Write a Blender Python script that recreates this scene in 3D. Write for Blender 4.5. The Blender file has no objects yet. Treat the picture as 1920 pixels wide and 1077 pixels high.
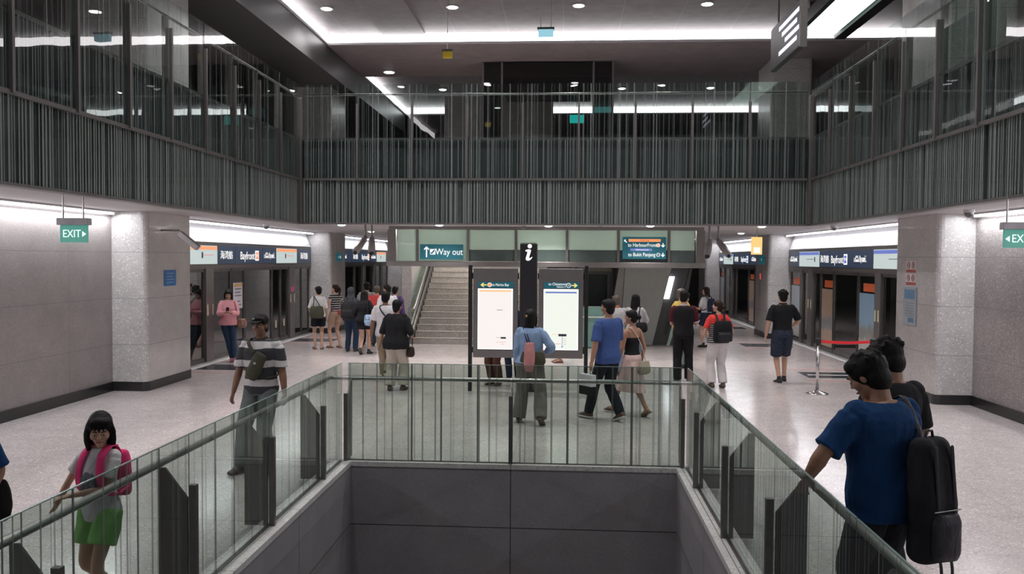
import bpy, bmesh, math, random
from mathutils import Vector, Matrix, noise
PI = math.pi
C = bpy.context.scene.collection
SC = bpy.context.scene

# ------------------------------------------------------------------ camera, world, exposure, large lights
cam_d = bpy.data.cameras.new('camera'); cam = bpy.data.objects.new('camera', cam_d); C.objects.link(cam)
cam_d.sensor_width = 36.0; cam_d.lens = 1578.4/1920*36.0; cam_d.clip_start = 0.05; cam_d.clip_end = 300
YAW, PITCH, ROLL, EYE = .0634, .0333, .0065, 2.33
_f = Vector((-math.sin(YAW)*math.cos(PITCH), math.cos(YAW)*math.cos(PITCH), -math.sin(PITCH)))
_r = Vector((math.cos(YAW), math.sin(YAW), 0)); _u = _r.cross(_f)
_r2 = _r*math.cos(ROLL)+_u*math.sin(ROLL); _u2 = _u*math.cos(ROLL)-_r*math.sin(ROLL)
_m = Matrix((_r2, _u2, -_f)).transposed().to_4x4(); _m.translation = Vector((0, 0, EYE))
cam.matrix_world = _m
SC.camera = cam
SC.view_settings.view_transform = 'Standard'; SC.view_settings.look = 'None'
SC.view_settings.gamma = 1; SC.view_settings.use_curve_mapping = False
SC.view_settings.exposure = 0.12
w = bpy.data.worlds.new('world'); SC.world = w; w.use_nodes = True
w.node_tree.nodes['Background'].inputs[0].default_value = (.80, .82, .85, 1)
w.node_tree.nodes['Background'].inputs[1].default_value = .15

def area(name, loc, sx, sy, power, col=(1, .97, .95), rot=(0, 0, 0), spread=PI):
    d = bpy.data.lights.new(name, 'AREA'); d.shape = 'RECTANGLE'; d.size = sx; d.size_y = sy
    d.energy = power; d.color = col; d.spread = spread
    o = bpy.data.objects.new(name, d); C.objects.link(o); o.location = loc; o.rotation_euler = rot
    return o
XL, XR, YF = -5.90, 5.205, 18.39            # the glass fronts of the upper floor round the atrium
ZB, Z1, Z2, Z3, Z4 = 3.11, 4.06, 4.945, 5.94, 6.14
WL, WR = -7.82, 6.61                        # side walls
CL, CR = -7.20, 6.02                        # column faces
COLY = (14.07, 25.5, 36.9); COLD = 1.75
OL, OR, OY = -2.43, 1.262, 9.36             # floor opening
STEP = 1.2077
ZC, ZR = 8.3, 8.6                           # ceiling, raised recess
COOL = (.93, .95, 1.0)
# slot lights over the platform edges (the lamp itself is built as a thing below)
SLOTS = [(-1, -3.0, 14.0), (-1, 15.9, 25.4), (-1, 27.3, 36.8), (1, -3.0, 13.95), (1, 15.9, 25.4), (1, 27.3, 36.8)]
for s, a, b in SLOTS:
    x = WL+.10 if s < 0 else WR-.10
    area('slot_light', (x-s*.02, (a+b)/2, ZB-.06), .05, b-a-.1, (19.0 if a < 0 else 9.5)*(b-a), COOL, (0, s*math.radians(8), 0))
# atrium downlights
DOWN = [(x, y) for y in (21.05, 16.2, 11.2, 6.2) for x in (-6.05, -2.87, .27, 3.4)]
for x, y in DOWN:
    area('down_light', (x, y, ZR-.06), .28, .28, 62 if y > 8 else 34, (1, .95, .94), spread=math.radians(115))
# soffit downlights under the upper floor
SOFD = [(-5.2, 19.3), (-2.9, 19.2), (-.4, 19.4), (1.9, 19.2), (4.4, 19.3), (-5.6, 24), (4.9, 24), (-5.4, 31), (4.6, 31)]
for x, y in SOFD:
    area('soffit_light', (x, y, ZB-.05), .2, .2, 24, (1, .95, .93), spread=math.radians(130))

for x in (-9.1, 7.9):      # unseen fills added in the tunnels to lighten the dark door glass
    for y in (20.0, 31.0): area('tunnel_fill', (x, y, ZB-.08), .3, 6.0, 28, (1, .97, .9))
# ------------------------------------------------------------------ materials
MATS = {}
def nodes(name):
    m = bpy.data.materials.new(name); m.use_nodes = True
    nt = m.node_tree; b = nt.nodes['Principled BSDF']
    return m, nt, b
def ramp(nt, fac, stops, interp='LINEAR'):
    r = nt.nodes.new('ShaderNodeValToRGB'); r.color_ramp.interpolation = interp
    e = r.color_ramp.elements
    while len(e) < len(stops): e.new(.5)
    for el, (p, c) in zip(e, stops): el.position = p; el.color = (*c, 1) if len(c) == 3 else c
    nt.links.new(fac, r.inputs[0]); return r
def tc(nt, kind='Object'):
    return nt.nodes.new('ShaderNodeTexCoord').outputs[kind]
def math_n(nt, op, a, b=None):
    n = nt.nodes.new('ShaderNodeMath'); n.operation = op
    for i, v in enumerate((a, b)):
        if v is None: continue
        if isinstance(v, (int, float)): n.inputs[i].default_value = v
        else: nt.links.new(v, n.inputs[i])
    return n.outputs[0]
def srgb(r, g, b):
    f = lambda c: ((c/255+.055)/1.055)**2.4 if c > 10 else c/255/12.92
    return (f(r), f(g), f(b))
def mat(name, col, rough=.6, metal=0., spec=.5, var=.12, scale=6., bump=0., bscale=40., coat=0., emit=None, es=0.):
    if name in MATS: return MATS[name]
    m, nt, b = nodes(name)
    n = nt.nodes.new('ShaderNodeTexNoise'); n.inputs['Scale'].default_value = scale; n.inputs['Detail'].default_value = 4
    nt.links.new(tc(nt), n.inputs['Vector'])
    lo = tuple(c*(1-var) for c in col); hi = tuple(min(1, c*(1+var)) for c in col)
    r = ramp(nt, n.outputs[0], [(.3, lo), (.7, hi)])
    nt.links.new(r.outputs[0], b.inputs['Base Color'])
    b.inputs['Roughness'].default_value = rough; b.inputs['Metallic'].default_value = metal
    b.inputs['Specular IOR Level'].default_value = spec; b.inputs['Coat Weight'].default_value = coat
    if bump:
        n2 = nt.nodes.new('ShaderNodeTexNoise'); n2.inputs['Scale'].default_value = bscale
        nt.links.new(tc(nt), n2.inputs['Vector'])
        bp = nt.nodes.new('ShaderNodeBump'); bp.inputs['Strength'].default_value = bump; bp.inputs['Distance'].default_value = .01
        nt.links.new(n2.outputs[0], bp.inputs['Height']); nt.links.new(bp.outputs[0], b.inputs['Normal'])
    if emit:
        b.inputs['Emission Color'].default_value = (*emit, 1); b.inputs['Emission Strength'].default_value = es
    MATS[name] = m; return m
def lamp_mat(name, col, strength):
    if name in MATS: return MATS[name]
    m, nt, b = nodes(name)
    b.inputs['Base Color'].default_value = (.15, .15, .15, 1)
    b.inputs['Emission Color'].default_value = (*col, 1); b.inputs['Emission Strength'].default_value = strength
    MATS[name] = m; return m

def stone(name, base, speck, dark, rough, joint=None, jcol=None, scale=22., coat=0.):
    """terrazzo: two sizes of pale chips, a few dark ones, optional tile joints (sx, sy, sz, width)"""
    m, nt, b = nodes(name); co = tc(nt)
    v = nt.nodes.new('ShaderNodeTexVoronoi'); v.inputs['Scale'].default_value = scale; nt.links.new(co, v.inputs['Vector'])
    sep = nt.nodes.new('ShaderNodeSeparateColor'); nt.links.new(v.outputs['Color'], sep.inputs[0])
    n = nt.nodes.new('ShaderNodeTexNoise'); n.inputs['Scale'].default_value = 3; n.inputs['Detail'].default_value = 6; nt.links.new(co, n.inputs['Vector'])
    chips = ramp(nt, sep.outputs[0], [(0, dark), (.12, dark), (.30, base), (.62, base), (.90, speck), (1, speck)])
    near = math_n(nt, 'LESS_THAN', v.outputs['Distance'], .42)
    mx = nt.nodes.new('ShaderNodeMix'); mx.data_type = 'RGBA'
    nt.links.new(near, mx.inputs[0]); mx.inputs[6].default_value = (*base, 1); nt.links.new(chips.outputs[0], mx.inputs[7])
    mott = ramp(nt, n.outputs[0], [(.3, (.90, .90, .90)), (.7, (1.06, 1.05, 1.05))])
    mu = nt.nodes.new('ShaderNodeMix'); mu.data_type = 'RGBA'; mu.blend_type = 'MULTIPLY'; mu.inputs[0].default_value = 1
    nt.links.new(mx.outputs[2], mu.inputs[6]); nt.links.new(mott.outputs[0], mu.inputs[7])
    out = mu.outputs[2]
    if joint:
        sx = nt.nodes.new('ShaderNodeSeparateXYZ'); nt.links.new(co, sx.inputs[0])
        acc = None
        for ax, (size, off) in joint.items():
            t = math_n(nt, 'MODULO', math_n(nt, 'ADD', sx.outputs[ax], off+100*size), size)
            l = math_n(nt, 'LESS_THAN', t, .010)
            acc = l if acc is None else math_n(nt, 'MAXIMUM', acc, l)
        mj = nt.nodes.new('ShaderNodeMix'); mj.data_type = 'RGBA'
        nt.links.new(acc, mj.inputs[0]); nt.links.new(out, mj.inputs[6]); mj.inputs[7].default_value = (*jcol, 1)
        out = mj.outputs[2]
    nt.links.new(out, b.inputs['Base Color'])
    b.inputs['Roughness'].default_value = rough; b.inputs['Coat Weight'].default_value = coat; b.inputs['Coat Roughness'].default_value = .08
    MATS[name] = m; return m

def glass(name, tint, ior=1.5, frit=None, rough=.0, refl=1.0, wob=0., zs=None):
    """thin clear sheet; frit = list of (cell, max width fraction, probability, colour, opacity) vertical printed lines"""
    m, nt, b = nodes(name); nt.nodes.remove(b); out = nt.nodes['Material Output']
    co = tc(nt)
    tr = nt.nodes.new('ShaderNodeBsdfTransparent'); tr.inputs[0].default_value = (*tint, 1)
    base = tr.outputs[0]
    if frit:
        sx = nt.nodes.new('ShaderNodeSeparateXYZ'); nt.links.new(co, sx.inputs[0])
        u = math_n(nt, 'ADD', sx.outputs[0], sx.outputs[1]); u = math_n(nt, 'ADD', u, 200.)
        for k, (cell, wmax, prob, col, opa) in enumerate(frit):
            q = math_n(nt, 'DIVIDE', u, cell); fl = math_n(nt, 'FLOOR', q); fr = math_n(nt, 'FRACT', q)
            wn = nt.nodes.new('ShaderNodeTexWhiteNoise'); wn.noise_dimensions = '1D'; nt.links.new(math_n(nt, 'ADD', fl, k*31.7), wn.inputs['W'])
            sc_ = nt.nodes.new('ShaderNodeSeparateColor'); nt.links.new(wn.outputs['Color'], sc_.inputs[0])
            pos = math_n(nt, 'MULTIPLY', sc_.outputs[0], 1-wmax)
            wd = math_n(nt, 'MULTIPLY', math_n(nt, 'ADD', math_n(nt, 'MULTIPLY', sc_.outputs[1], .75), .25), wmax)
            a = math_n(nt, 'GREATER_THAN', fr, pos); bb = math_n(nt, 'LESS_THAN', fr, math_n(nt, 'ADD', pos, wd))
            c = math_n(nt, 'LESS_THAN', sc_.outputs[2], prob)
            if zs and k == 0:      # printed more densely below the floor line
                low = math_n(nt, 'LESS_THAN', sx.outputs[2], zs[0]); opa = math_n(nt, 'ADD', opa, math_n(nt, 'MULTIPLY', low, zs[1]))
                c = math_n(nt, 'MAXIMUM', c, math_n(nt, 'MULTIPLY', low, math_n(nt, 'LESS_THAN', sc_.outputs[2], .85)))
            on = math_n(nt, 'MULTIPLY', math_n(nt, 'MULTIPLY', a, bb), math_n(nt, 'MULTIPLY', c, opa))
            di = nt.nodes.new('ShaderNodeBsdfDiffuse'); di.inputs[0].default_value = (*col, 1)
            mx = nt.nodes.new('ShaderNodeMixShader'); nt.links.new(on, mx.inputs[0]); nt.links.new(base, mx.inputs[1]); nt.links.new(di.outputs[0], mx.inputs[2])
            base = mx.outputs[0]
    gl = nt.nodes.new('ShaderNodeBsdfGlossy'); gl.inputs['Roughness'].default_value = rough; gl.inputs[0].default_value = (refl, refl, refl, 1)
    geo = nt.nodes.new('ShaderNodeNewGeometry'); bf = geo.outputs['Backfacing']
    fr = nt.nodes.new('ShaderNodeFresnel')
    nt.links.new(math_n(nt, 'ADD', ior, math_n(nt, 'MULTIPLY', bf, 1/ior-ior)), fr.inputs['IOR'])
    if wob:
        n2 = nt.nodes.new('ShaderNodeTexNoise'); n2.inputs['Scale'].default_value = 1.1; nt.links.new(co, n2.inputs['Vector'])
        bp = nt.nodes.new('ShaderNodeBump'); bp.inputs['Strength'].default_value = wob; bp.inputs['Distance'].default_value = .02
        nt.links.new(n2.outputs[0], bp.inputs['Height']); nt.links.new(bp.outputs[0], gl.inputs['Normal'])
    mx = nt.nodes.new('ShaderNodeMixShader'); nt.links.new(math_n(nt, 'MULTIPLY', fr.outputs[0], math_n(nt, 'SUBTRACT', 1, bf)), mx.inputs[0]); nt.links.new(base, mx.inputs[1]); nt.links.new(gl.outputs[0], mx.inputs[2])
    nt.links.new(mx.outputs[0], out.inputs['Surface'])
    MATS[name] = m; return m

def striped(name, a, bcol, period, duty=.5, axis=2, off=0., rough=.85):
    m, nt, b = nodes(name); co = tc(nt)
    sx = nt.nodes.new('ShaderNodeSeparateXYZ'); nt.links.new(co, sx.inputs[0])
    n = nt.nodes.new('ShaderNodeTexNoise'); n.inputs['Scale'].default_value = 7; nt.links.new(co, n.inputs['Vector'])
    z = math_n(nt, 'ADD', sx.outputs[axis], math_n(nt, 'MULTIPLY', n.outputs[0], .035*min(1, period/.1)))
    t = math_n(nt, 'LESS_THAN', math_n(nt, 'MODULO', math_n(nt, 'ADD', z, off+100*period), period), period*duty)
    mx = nt.nodes.new('ShaderNodeMix'); mx.data_type = 'RGBA'; nt.links.new(t, mx.inputs[0])
    mx.inputs[6].default_value = (*a, 1); mx.inputs[7].default_value = (*bcol, 1)
    nt.links.new(mx.outputs[2], b.inputs['Base Color']); b.inputs['Roughness'].default_value = rough
    MATS[name] = m; return m

M_floor = stone('terrazzo_floor', (.51, .46, .45), (.74, .69, .68), (.33, .295, .29), .17, {0: (2.4, .6), 1: (2.4, .35)}, (.36, .33, .33), 44)
M_wall = stone('stone_wall', (.33, .30, .29), (.50, .465, .455), (.24, .215, .21), .32, {1: (2.2, .4), 2: (.80, .80)}, (.22, .21, .21), 36, coat=.15)
M_col = stone('stone_column', (.50, .475, .465), (.74, .71, .70), (.38, .355, .345), .35, {2: (.80, .80)}, (.28, .27, .27), 34, coat=.1)
M_stair = stone('stone_stair', (.40, .37, .34), (.60, .56, .52), (.24, .22, .2), .5, None, None, 30)
M_curb = stone('stone_curb', (.55, .54, .53), (.70, .69, .68), (.38, .37, .37), .4, {0: (1.9, .6), 1: (1.53, .15)}, (.2, .2, .2), 40)
M_void = stone('grey_granite', (.27, .255, .272), (.34, .32, .34), (.21, .20, .21), .45, {0: (1.9, .6), 1: (1.9, .1), 2: (.95, .70)}, (.03, .03, .03), 80)
M_base = mat('dark_granite', (.022, .021, .022), .25)
M_inlay = mat('dark_granite_inlay', (.045, .045, .05), .2)
M_steel = mat('brushed_steel', (.48, .46, .45), .38, 1.0, var=.06)
M_steeld = mat('dark_steel', (.17, .16, .155), .4, .8)
M_steelp = mat('bronze_grey_metal', (.26, .24, .235), .45, .85, var=.05)
M_black = mat('black_paint', (.012, .012, .013), .4)
M_white = mat('white_paint', (.55, .54, .56), .5, var=.03)
M_soff = mat('soffit_paint', (.50, .47, .475), .6, var=.04, scale=1.5)
M_ceil = mat('dark_ceiling_panel', (.32, .275, .275), .5, var=.10, scale=2.5)
M_ceil2 = mat('ceiling_recess_panel', (.10, .095, .10), .45, var=.12, scale=3)
M_beam = mat('beam_paint', (.06, .058, .058), .4, var=.05)
M_slab = mat('slab_edge', (.045, .052, .056), .5)
M_red = mat('red_paint', (.42, .10, .08), .5)
M_lum = lamp_mat('cove_tube', (1.0, .96, .98), 5.0)
M_slotlum = lamp_mat('slot_tube', (.95, .95, 1.0), 7.0)
M_dl = lamp_mat('downlight_lens', (.97, .94, 1.0), 14.0)
M_band = mat('spandrel_back', (.33, .355, .35), .5)
FR = (.42, .47, .46)
M_glassup = glass('fritted_glass', (.80, .85, .84), 1.75, [(.050, .20, .60, FR, .20), (.17, .11, .6, FR, .38)], wob=.10, zs=(4.93, .27))
M_glassband = glass('dense_fritted_glass', (.72, .76, .75), 1.6, [(.060, .62, .95, (.28, .305, .30), .85), (.075, .14, .8, (.04, .05, .055), .6)])
M_glassrail = glass('railing_glass', (.74, .80, .77), 1.5, [(.115, .09, .85, (.22, .25, .23), .75), (.31, .05, .8, (.10, .12, .11), .85)])
M_glassgreen = glass('pale_green_glass', (.66, .78, .74), 1.5)
M_psdglass = glass('door_glass', (.42, .44, .44), 2.9, refl=.9)
M_shaft = glass('teal_shaft_glass', (.09, .17, .17), 1.7)

# ------------------------------------------------------------------ mesh helpers
class MB:
    def __init__(s): s.v = []; s.f = []
    def add(s, vs, fs):
        o = len(s.v); s.v += [tuple(v) for v in vs]; s.f += [tuple(i+o for i in f) for f in fs]; return s
    def box(s, x0, x1, y0, y1, z0, z1):
        return s.add([(x0,y0,z0),(x1,y0,z0),(x1,y1,z0),(x0,y1,z0),(x0,y0,z1),(x1,y0,z1),(x1,y1,z1),(x0,y1,z1)],
                     [(3,2,1,0),(4,5,6,7),(0,1,5,4),(1,2,6,5),(2,3,7,6),(3,0,4,7)])
    def bbox(s, x0, x1, y0, y1, z0, z1, b=.01):
        """box with chamfered edges"""
        import itertools
        bm = bmesh.new(); r = bmesh.ops.create_cube(bm, size=1)
        for v in bm.verts: v.co = Vector((x0+(v.co.x+.5)*(x1-x0), y0+(v.co.y+.5)*(y1-y0), z0+(v.co.z+.5)*(z1-z0)))
        b = min(b, .45*min(x1-x0, y1-y0, z1-z0))
        bmesh.ops.bevel(bm, geom=bm.edges[:], offset=b, segments=2, affect='EDGES', profile=.5)
        bm.verts.index_update()
        s.add([v.co[:] for v in bm.verts], [[v.index for v in f.verts] for f in bm.faces]); bm.free(); return s
    def prism(s, poly, h0, h1, axis='z'):
        """extrude a polygon [(a,b)...] along an axis"""
        n = len(poly)
        g = {'z': lambda a, b, h: (a, b, h), 'y': lambda a, b, h: (a, h, b), 'x': lambda a, b, h: (h, a, b)}[axis]
        vs = [g(a, b, h0) for a, b in poly]+[g(a, b, h1) for a, b in poly]
        fs = [tuple(range(n))[::-1], tuple(range(n, 2*n))]+[(i, (i+1) % n, n+(i+1) % n, n+i) for i in range(n)]
        return s.add(vs, fs)
    def loft(s, secs, n=16):
        """secs: (centre, U, V) elliptical rings"""
        vs = []; fs = []
        for c, U, V in secs:
            for i in range(n):
                a = 2*PI*i/n; vs.append(tuple(c+U*math.cos(a)+V*math.sin(a)))
        for k in range(len(secs)-1):
            for i in range(n):
                j = (i+1) % n; fs.append((k*n+i, k*n+j, (k+1)*n+j, (k+1)*n+i))
        fs.append(tuple(range(n))[::-1]); m = (len(secs)-1)*n; fs.append(tuple(range(m, m+n)))
        return s.add(vs, fs)
    def tube(s, pts, rad, n=12, ball=True, flat=1.0, up=None):
        pts = [Vector(p) for p in pts]
        if not isinstance(rad, (list, tuple)): rad = [rad]*len(pts)
        up = Vector(up) if up else None
        secs = []; prev = None; T = []
        for i in range(len(pts)):
            t = (pts[min(i+1, len(pts)-1)]-pts[max(i-1, 0)])
            T.append(t.normalized() if t.length > 1e-9 else Vector((0, 0, 1)))
        for i, p in enumerate(pts):
            t = T[i]
            if prev is None:
                a = up or (Vector((1, 0, 0)) if abs(t.x) < .8 else Vector((0, 1, 0)))
            else: a = prev
            U = (a-t*a.dot(t)).normalized(); V = t.cross(U); prev = U
            if ball and i == 0:
                for q in (.95, .7, .35): secs.append((p-t*rad[0]*q, U*rad[0]*math.sqrt(1-q*q), V*rad[0]*flat*math.sqrt(1-q*q)))
            secs.append((p, U*rad[i], V*rad[i]*flat))
            if ball and i == len(pts)-1:
                for q in (.35, .7, .95): secs.append((p+t*rad[-1]*q, U*rad[-1]*math.sqrt(1-q*q), V*rad[-1]*flat*math.sqrt(1-q*q)))
        return s.loft(secs, n)
    def ell(s, c, rx, ry, rz, R=None, n=16, m=10):
        c = Vector(c); vs = []; fs = []
        for j in range(1, m):
            ph = PI*j/m
            for i in range(n):
                a = 2*PI*i/n; v = Vector((rx*math.sin(ph)*math.cos(a), ry*math.sin(ph)*math.sin(a), rz*math.cos(ph)))
                vs.append(tuple(c+(R@v if R else v)))
        t = Vector((0, 0, rz)); t = R@t if R else t
        vs += [tuple(c+t), tuple(c-t)]; N = (m-1)*n
        for j in range(m-2):
            for i in range(n): k = (i+1) % n; fs.append((j*n+i, (j+1)*n+i, (j+1)*n+k, j*n+k))
        for i in range(n): k = (i+1) % n; fs.append((N, i, k)); fs.append((N+1, (m-2)*n+k, (m-2)*n+i))
        return s.add(vs, fs)
    def cyl(s, p0, p1, r, n=16): return s.tube([p0, p1], r, n, ball=False)
    def mesh(s, name):
        me = bpy.data.meshes.new(name); me.from_pydata(s.v, [], s.f)
        bm = bmesh.new(); bm.from_mesh(me); bmesh.ops.recalc_face_normals(bm, faces=bm.faces[:]); bm.to_mesh(me); bm.free()
        me.update(); return me
def obj(name, mb, m, parent=None, smooth=False, label=None, kind=None):
    me = mb.mesh(name) if isinstance(mb, MB) else mb
    if m: me.materials.clear(); me.materials.append(m)
    if smooth:
        for p in me.polygons: p.use_smooth = True
    o = bpy.data.objects.new(name, me); C.objects.link(o)
    if parent: o.parent = parent
    if label: o['label'] = label
    if kind: o['kind'] = kind
    return o
def tag(o, label, cat, group=None):
    o['label'] = label; o['category'] = cat
    if group: o['group'] = group
    return o
def thing(name, label, cat, loc=(0, 0, 0), rz=0., group=None):
    o = bpy.data.objects.new(name, None); C.objects.link(o); o.empty_display_size = .1
    o.location = loc; o.rotation_euler = (0, 0, rz); return tag(o, label, cat, group)
def struct(name, mb, m): return obj(name, mb, m, kind='structure')
def dup(root, loc, label, rz=None):
    r = root.copy(); C.objects.link(r); r.location = loc; r['label'] = label
    if rz is not None: r.rotation_euler = (0, 0, rz)
    for ch in list(root.children):
        c = ch.copy(); C.objects.link(c); c.parent = r
        for g in list(ch.children):
            d = g.copy(); C.objects.link(d); d.parent = c
    return r
_tmp = []
def remesh(mb, voxel, smooth=3, sm=.5):
    me = mb.mesh('tmp'); o = bpy.data.objects.new('tmp', me); C.objects.link(o)
    r = o.modifiers.new('r', 'REMESH'); r.mode = 'VOXEL'; r.voxel_size = voxel; r.use_smooth_shade = True
    if smooth: s = o.modifiers.new('s', 'SMOOTH'); s.factor = sm; s.iterations = smooth
    dg = bpy.context.evaluated_depsgraph_get(); ev = o.evaluated_get(dg)
    out = bpy.data.meshes.new_from_object(ev); out.name = 'mesh'
    bpy.data.objects.remove(o); bpy.data.meshes.remove(me)
    for p in out.polygons: p.use_smooth = True
    return out
def text(name, body, size, m, M, parent=None, align='CENTER', ext=.0015, sx=1.0, label=None):
    """lettering as a mesh; M maps the text plane (x right, y up) to the parent's space"""
    cu = bpy.data.curves.new(name, 'FONT'); cu.body = body; cu.size = size; cu.align_x = align; cu.align_y = 'CENTER'; cu.extrude = ext
    cu.resolution_u = 3
    o = bpy.data.objects.new(name, cu); C.objects.link(o)
    dg = bpy.context.evaluated_depsgraph_get(); me = bpy.data.meshes.new_from_object(o.evaluated_get(dg))
    bpy.data.objects.remove(o); bpy.data.curves.remove(cu)
    me.transform(M @ Matrix.Diagonal((sx, 1, 1, 1)))
    return obj(name, me, m, parent, label=label)
def face_m(pos, facing):
    """text plane placed at pos looking towards facing ('-y','+x','-x')"""
    R = {'-y': Matrix.Rotation(PI/2, 4, 'X'), '+x': Matrix.Rotation(PI/2, 4, 'Z') @ Matrix.Rotation(PI/2, 4, 'X'),
         '-x': Matrix.Rotation(-PI/2, 4, 'Z') @ Matrix.Rotation(PI/2, 4, 'X')}[facing]
    return Matrix.Translation(pos) @ R
# ------------------------------------------------------------------ the setting
Y0, Y1 = -6.0, 50.0
f = MB(); f.box(-9.4, OL, Y0, Y1, -.35, 0); f.box(OR, 8.2, Y0, Y1, -.35, 0)
f.box(OL, OR, OY, Y1, -.35, 0); f.box(OL, OR, Y0, .6, -.35, 0)
struct('floor', f, M_floor)
# the void in the floor: grey granite cladding down to the level below
f = MB(); f.box(OL-.25, OL, .6, OY+.25, -5.2, -.35); struct('wall_void_left', f, M_void)
f = MB(); f.box(OR, OR+.25, .6, OY+.25, -5.2, -.35); struct('wall_void_right', f, M_void)
f = MB(); f.box(OL, OR, OY, OY+.25, -5.2, -.35); struct('wall_void_far', f, M_void)
f = MB(); f.box(OL, OR, .35, .6, -5.2, -.35); struct('wall_void_near', f, M_void)
f = MB(); f.box(OL+.0, OR, .6, OY, -.351, -.02); 
f = MB(); f.box(OL-.25, OR+.25, .35, OY+.25, -5.4, -5.2); struct('floor', f, M_void)
# thin granite facing that closes the slab edge inside the void
f = MB(); f.box(OL, OL+.012, .612, OY-.012, -4, -.03); f.box(OR-.012, OR, .612, OY-.012, -4, -.03)
f.box(OL, OR, OY-.012, OY, -4, -.03); f.box(OL, OR, .6, .612, -.36, -.03); struct('trim_void_edge', f, M_void)
# pale kerb round the void
f = MB()
f.box(OL-.17, OL+.02, .6, OY-.02, -.03, .022); f.box(OR-.02, OR+.17, .6, OY-.02, -.03, .022)
f.box(OL-.17, OR+.17, OY-.02, OY+.12, -.03, .022); struct('trim_kerb', f, M_curb)

# side walls (platform ends hold screen doors from Y 15.8 on)
f = MB(); f.box(WL-.3, WL, Y0, COLY[0]+.3, 0, ZB); struct('wall_left', f, M_wall)
f = MB(); f.box(WR, WR+.3, Y0, COLY[0]+.3, 0, ZB); struct('wall_right', f, M_wall)
f = MB(); f.box(WL-.0, WL+.03, Y0, COLY[0], 0, .16); struct('baseboard_left', f, M_base)
f = MB(); f.box(WR-.03, WR, Y0, COLY[0], 0, .16); struct('baseboard_right', f, M_base)
# tunnel side behind the screen doors
M_tun = mat('tunnel_lining', (.26, .26, .25), .8, var=.3, scale=2)
f = MB(); f.box(-9.6, -9.4, COLY[0]-.2, Y1, -.4, ZB); struct('wall_tunnel_left', f, M_tun)
f = MB(); f.box(8.2, 8.4, COLY[0]-.2, Y1, -.4, ZB); struct('wall_tunnel_right', f, M_tun)
f = MB(); f.box(-9.6, 8.4, Y1, Y1+.2, 0, ZC); struct('wall_far', f, mat('far_wall_paint', (.30, .29, .285), .6))
f = MB(); f.box(-9.4, WL-.3, COLY[0]-.2, COLY[0]+.25, 0, ZB); f.box(WR+.3, 8.2, COLY[0]-.2, COLY[0]+.25, 0, ZB); struct('wall_tunnel_end', f, M_tun)

# upper floor slabs round the atrium (their underside is the platform ceiling)
def slab(x0, x1, y0, y1):
    b = MB().box(x0, x1, y0, y1, ZB, 4.90); struct('ceiling', b, M_soff)
slab(-9.6, XL-.16, Y0, Y1); slab(XR+.16, 8.4, Y0, Y1)
slab(XL-.16, XR+.16, YF+.16, 21.6)
slab(XL-.16, -4.5, 21.6, Y1); slab(-.6, XR+.16, 21.6, Y1); slab(-4.5, -.6, 31.0, Y1)
# dark fascias behind the fritted glass
f = MB(); f.box(XL-.155, XL-.12, Y0, YF+.12, ZB, 4.95); struct('trim_fascia_left', f, M_slab)
f = MB(); f.box(XR+.12, XR+.155, Y0, YF+.12, ZB, 4.95); struct('trim_fascia_right', f, M_slab)
f = MB(); f.box(XL-.12, XR+.12, YF+.12, YF+.155, ZB, 4.95); struct('trim_fascia_far', f, M_slab)
f = MB(); f.box(XL-.115, XL-.05, Y0, YF+.05, ZB, Z1-.03); struct('trim_band_left', f, M_band)
f = MB(); f.box(XR+.05, XR+.115, Y0, YF+.05, ZB, Z1-.03); struct('trim_band_right', f, M_band)
f = MB(); f.box(XL-.05, XR+.05, YF+.05, YF+.115, ZB, Z1-.03); struct('trim_band_far', f, M_band)
# steel angle under the fronts
f = MB(); f.box(XL-.16, XL+.02, Y0, YF+.02, ZB-.035, ZB); struct('trim_angle_left', f, M_steelp)
f = MB(); f.box(XR-.02, XR+.16, Y0, YF+.02, ZB-.035, ZB); struct('trim_angle_right', f, M_steelp)
f = MB(); f.box(XL+.02, XR-.02, YF-.02, YF+.16, ZB-.035, ZB); struct('trim_angle_far', f, M_steelp)
# upper walls far out to the sides and the far end
f = MB(); f.box(-12.2, -12, Y0, Y1, 4.9, ZC); struct('wall_upper_left', f, mat('upper_wall_dark', (.05, .05, .052), .6))
f = MB(); f.box(12, 12.2, Y0, Y1, 4.9, ZC); struct('wall_upper_right', f, MATS['upper_wall_dark'])
f = MB(); f.box(-12, -9.6, Y0, Y1, 4.7, 4.9); f.box(8.4, 12, Y0, Y1, 4.7, 4.9); struct('floor', f, M_floor)

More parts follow.
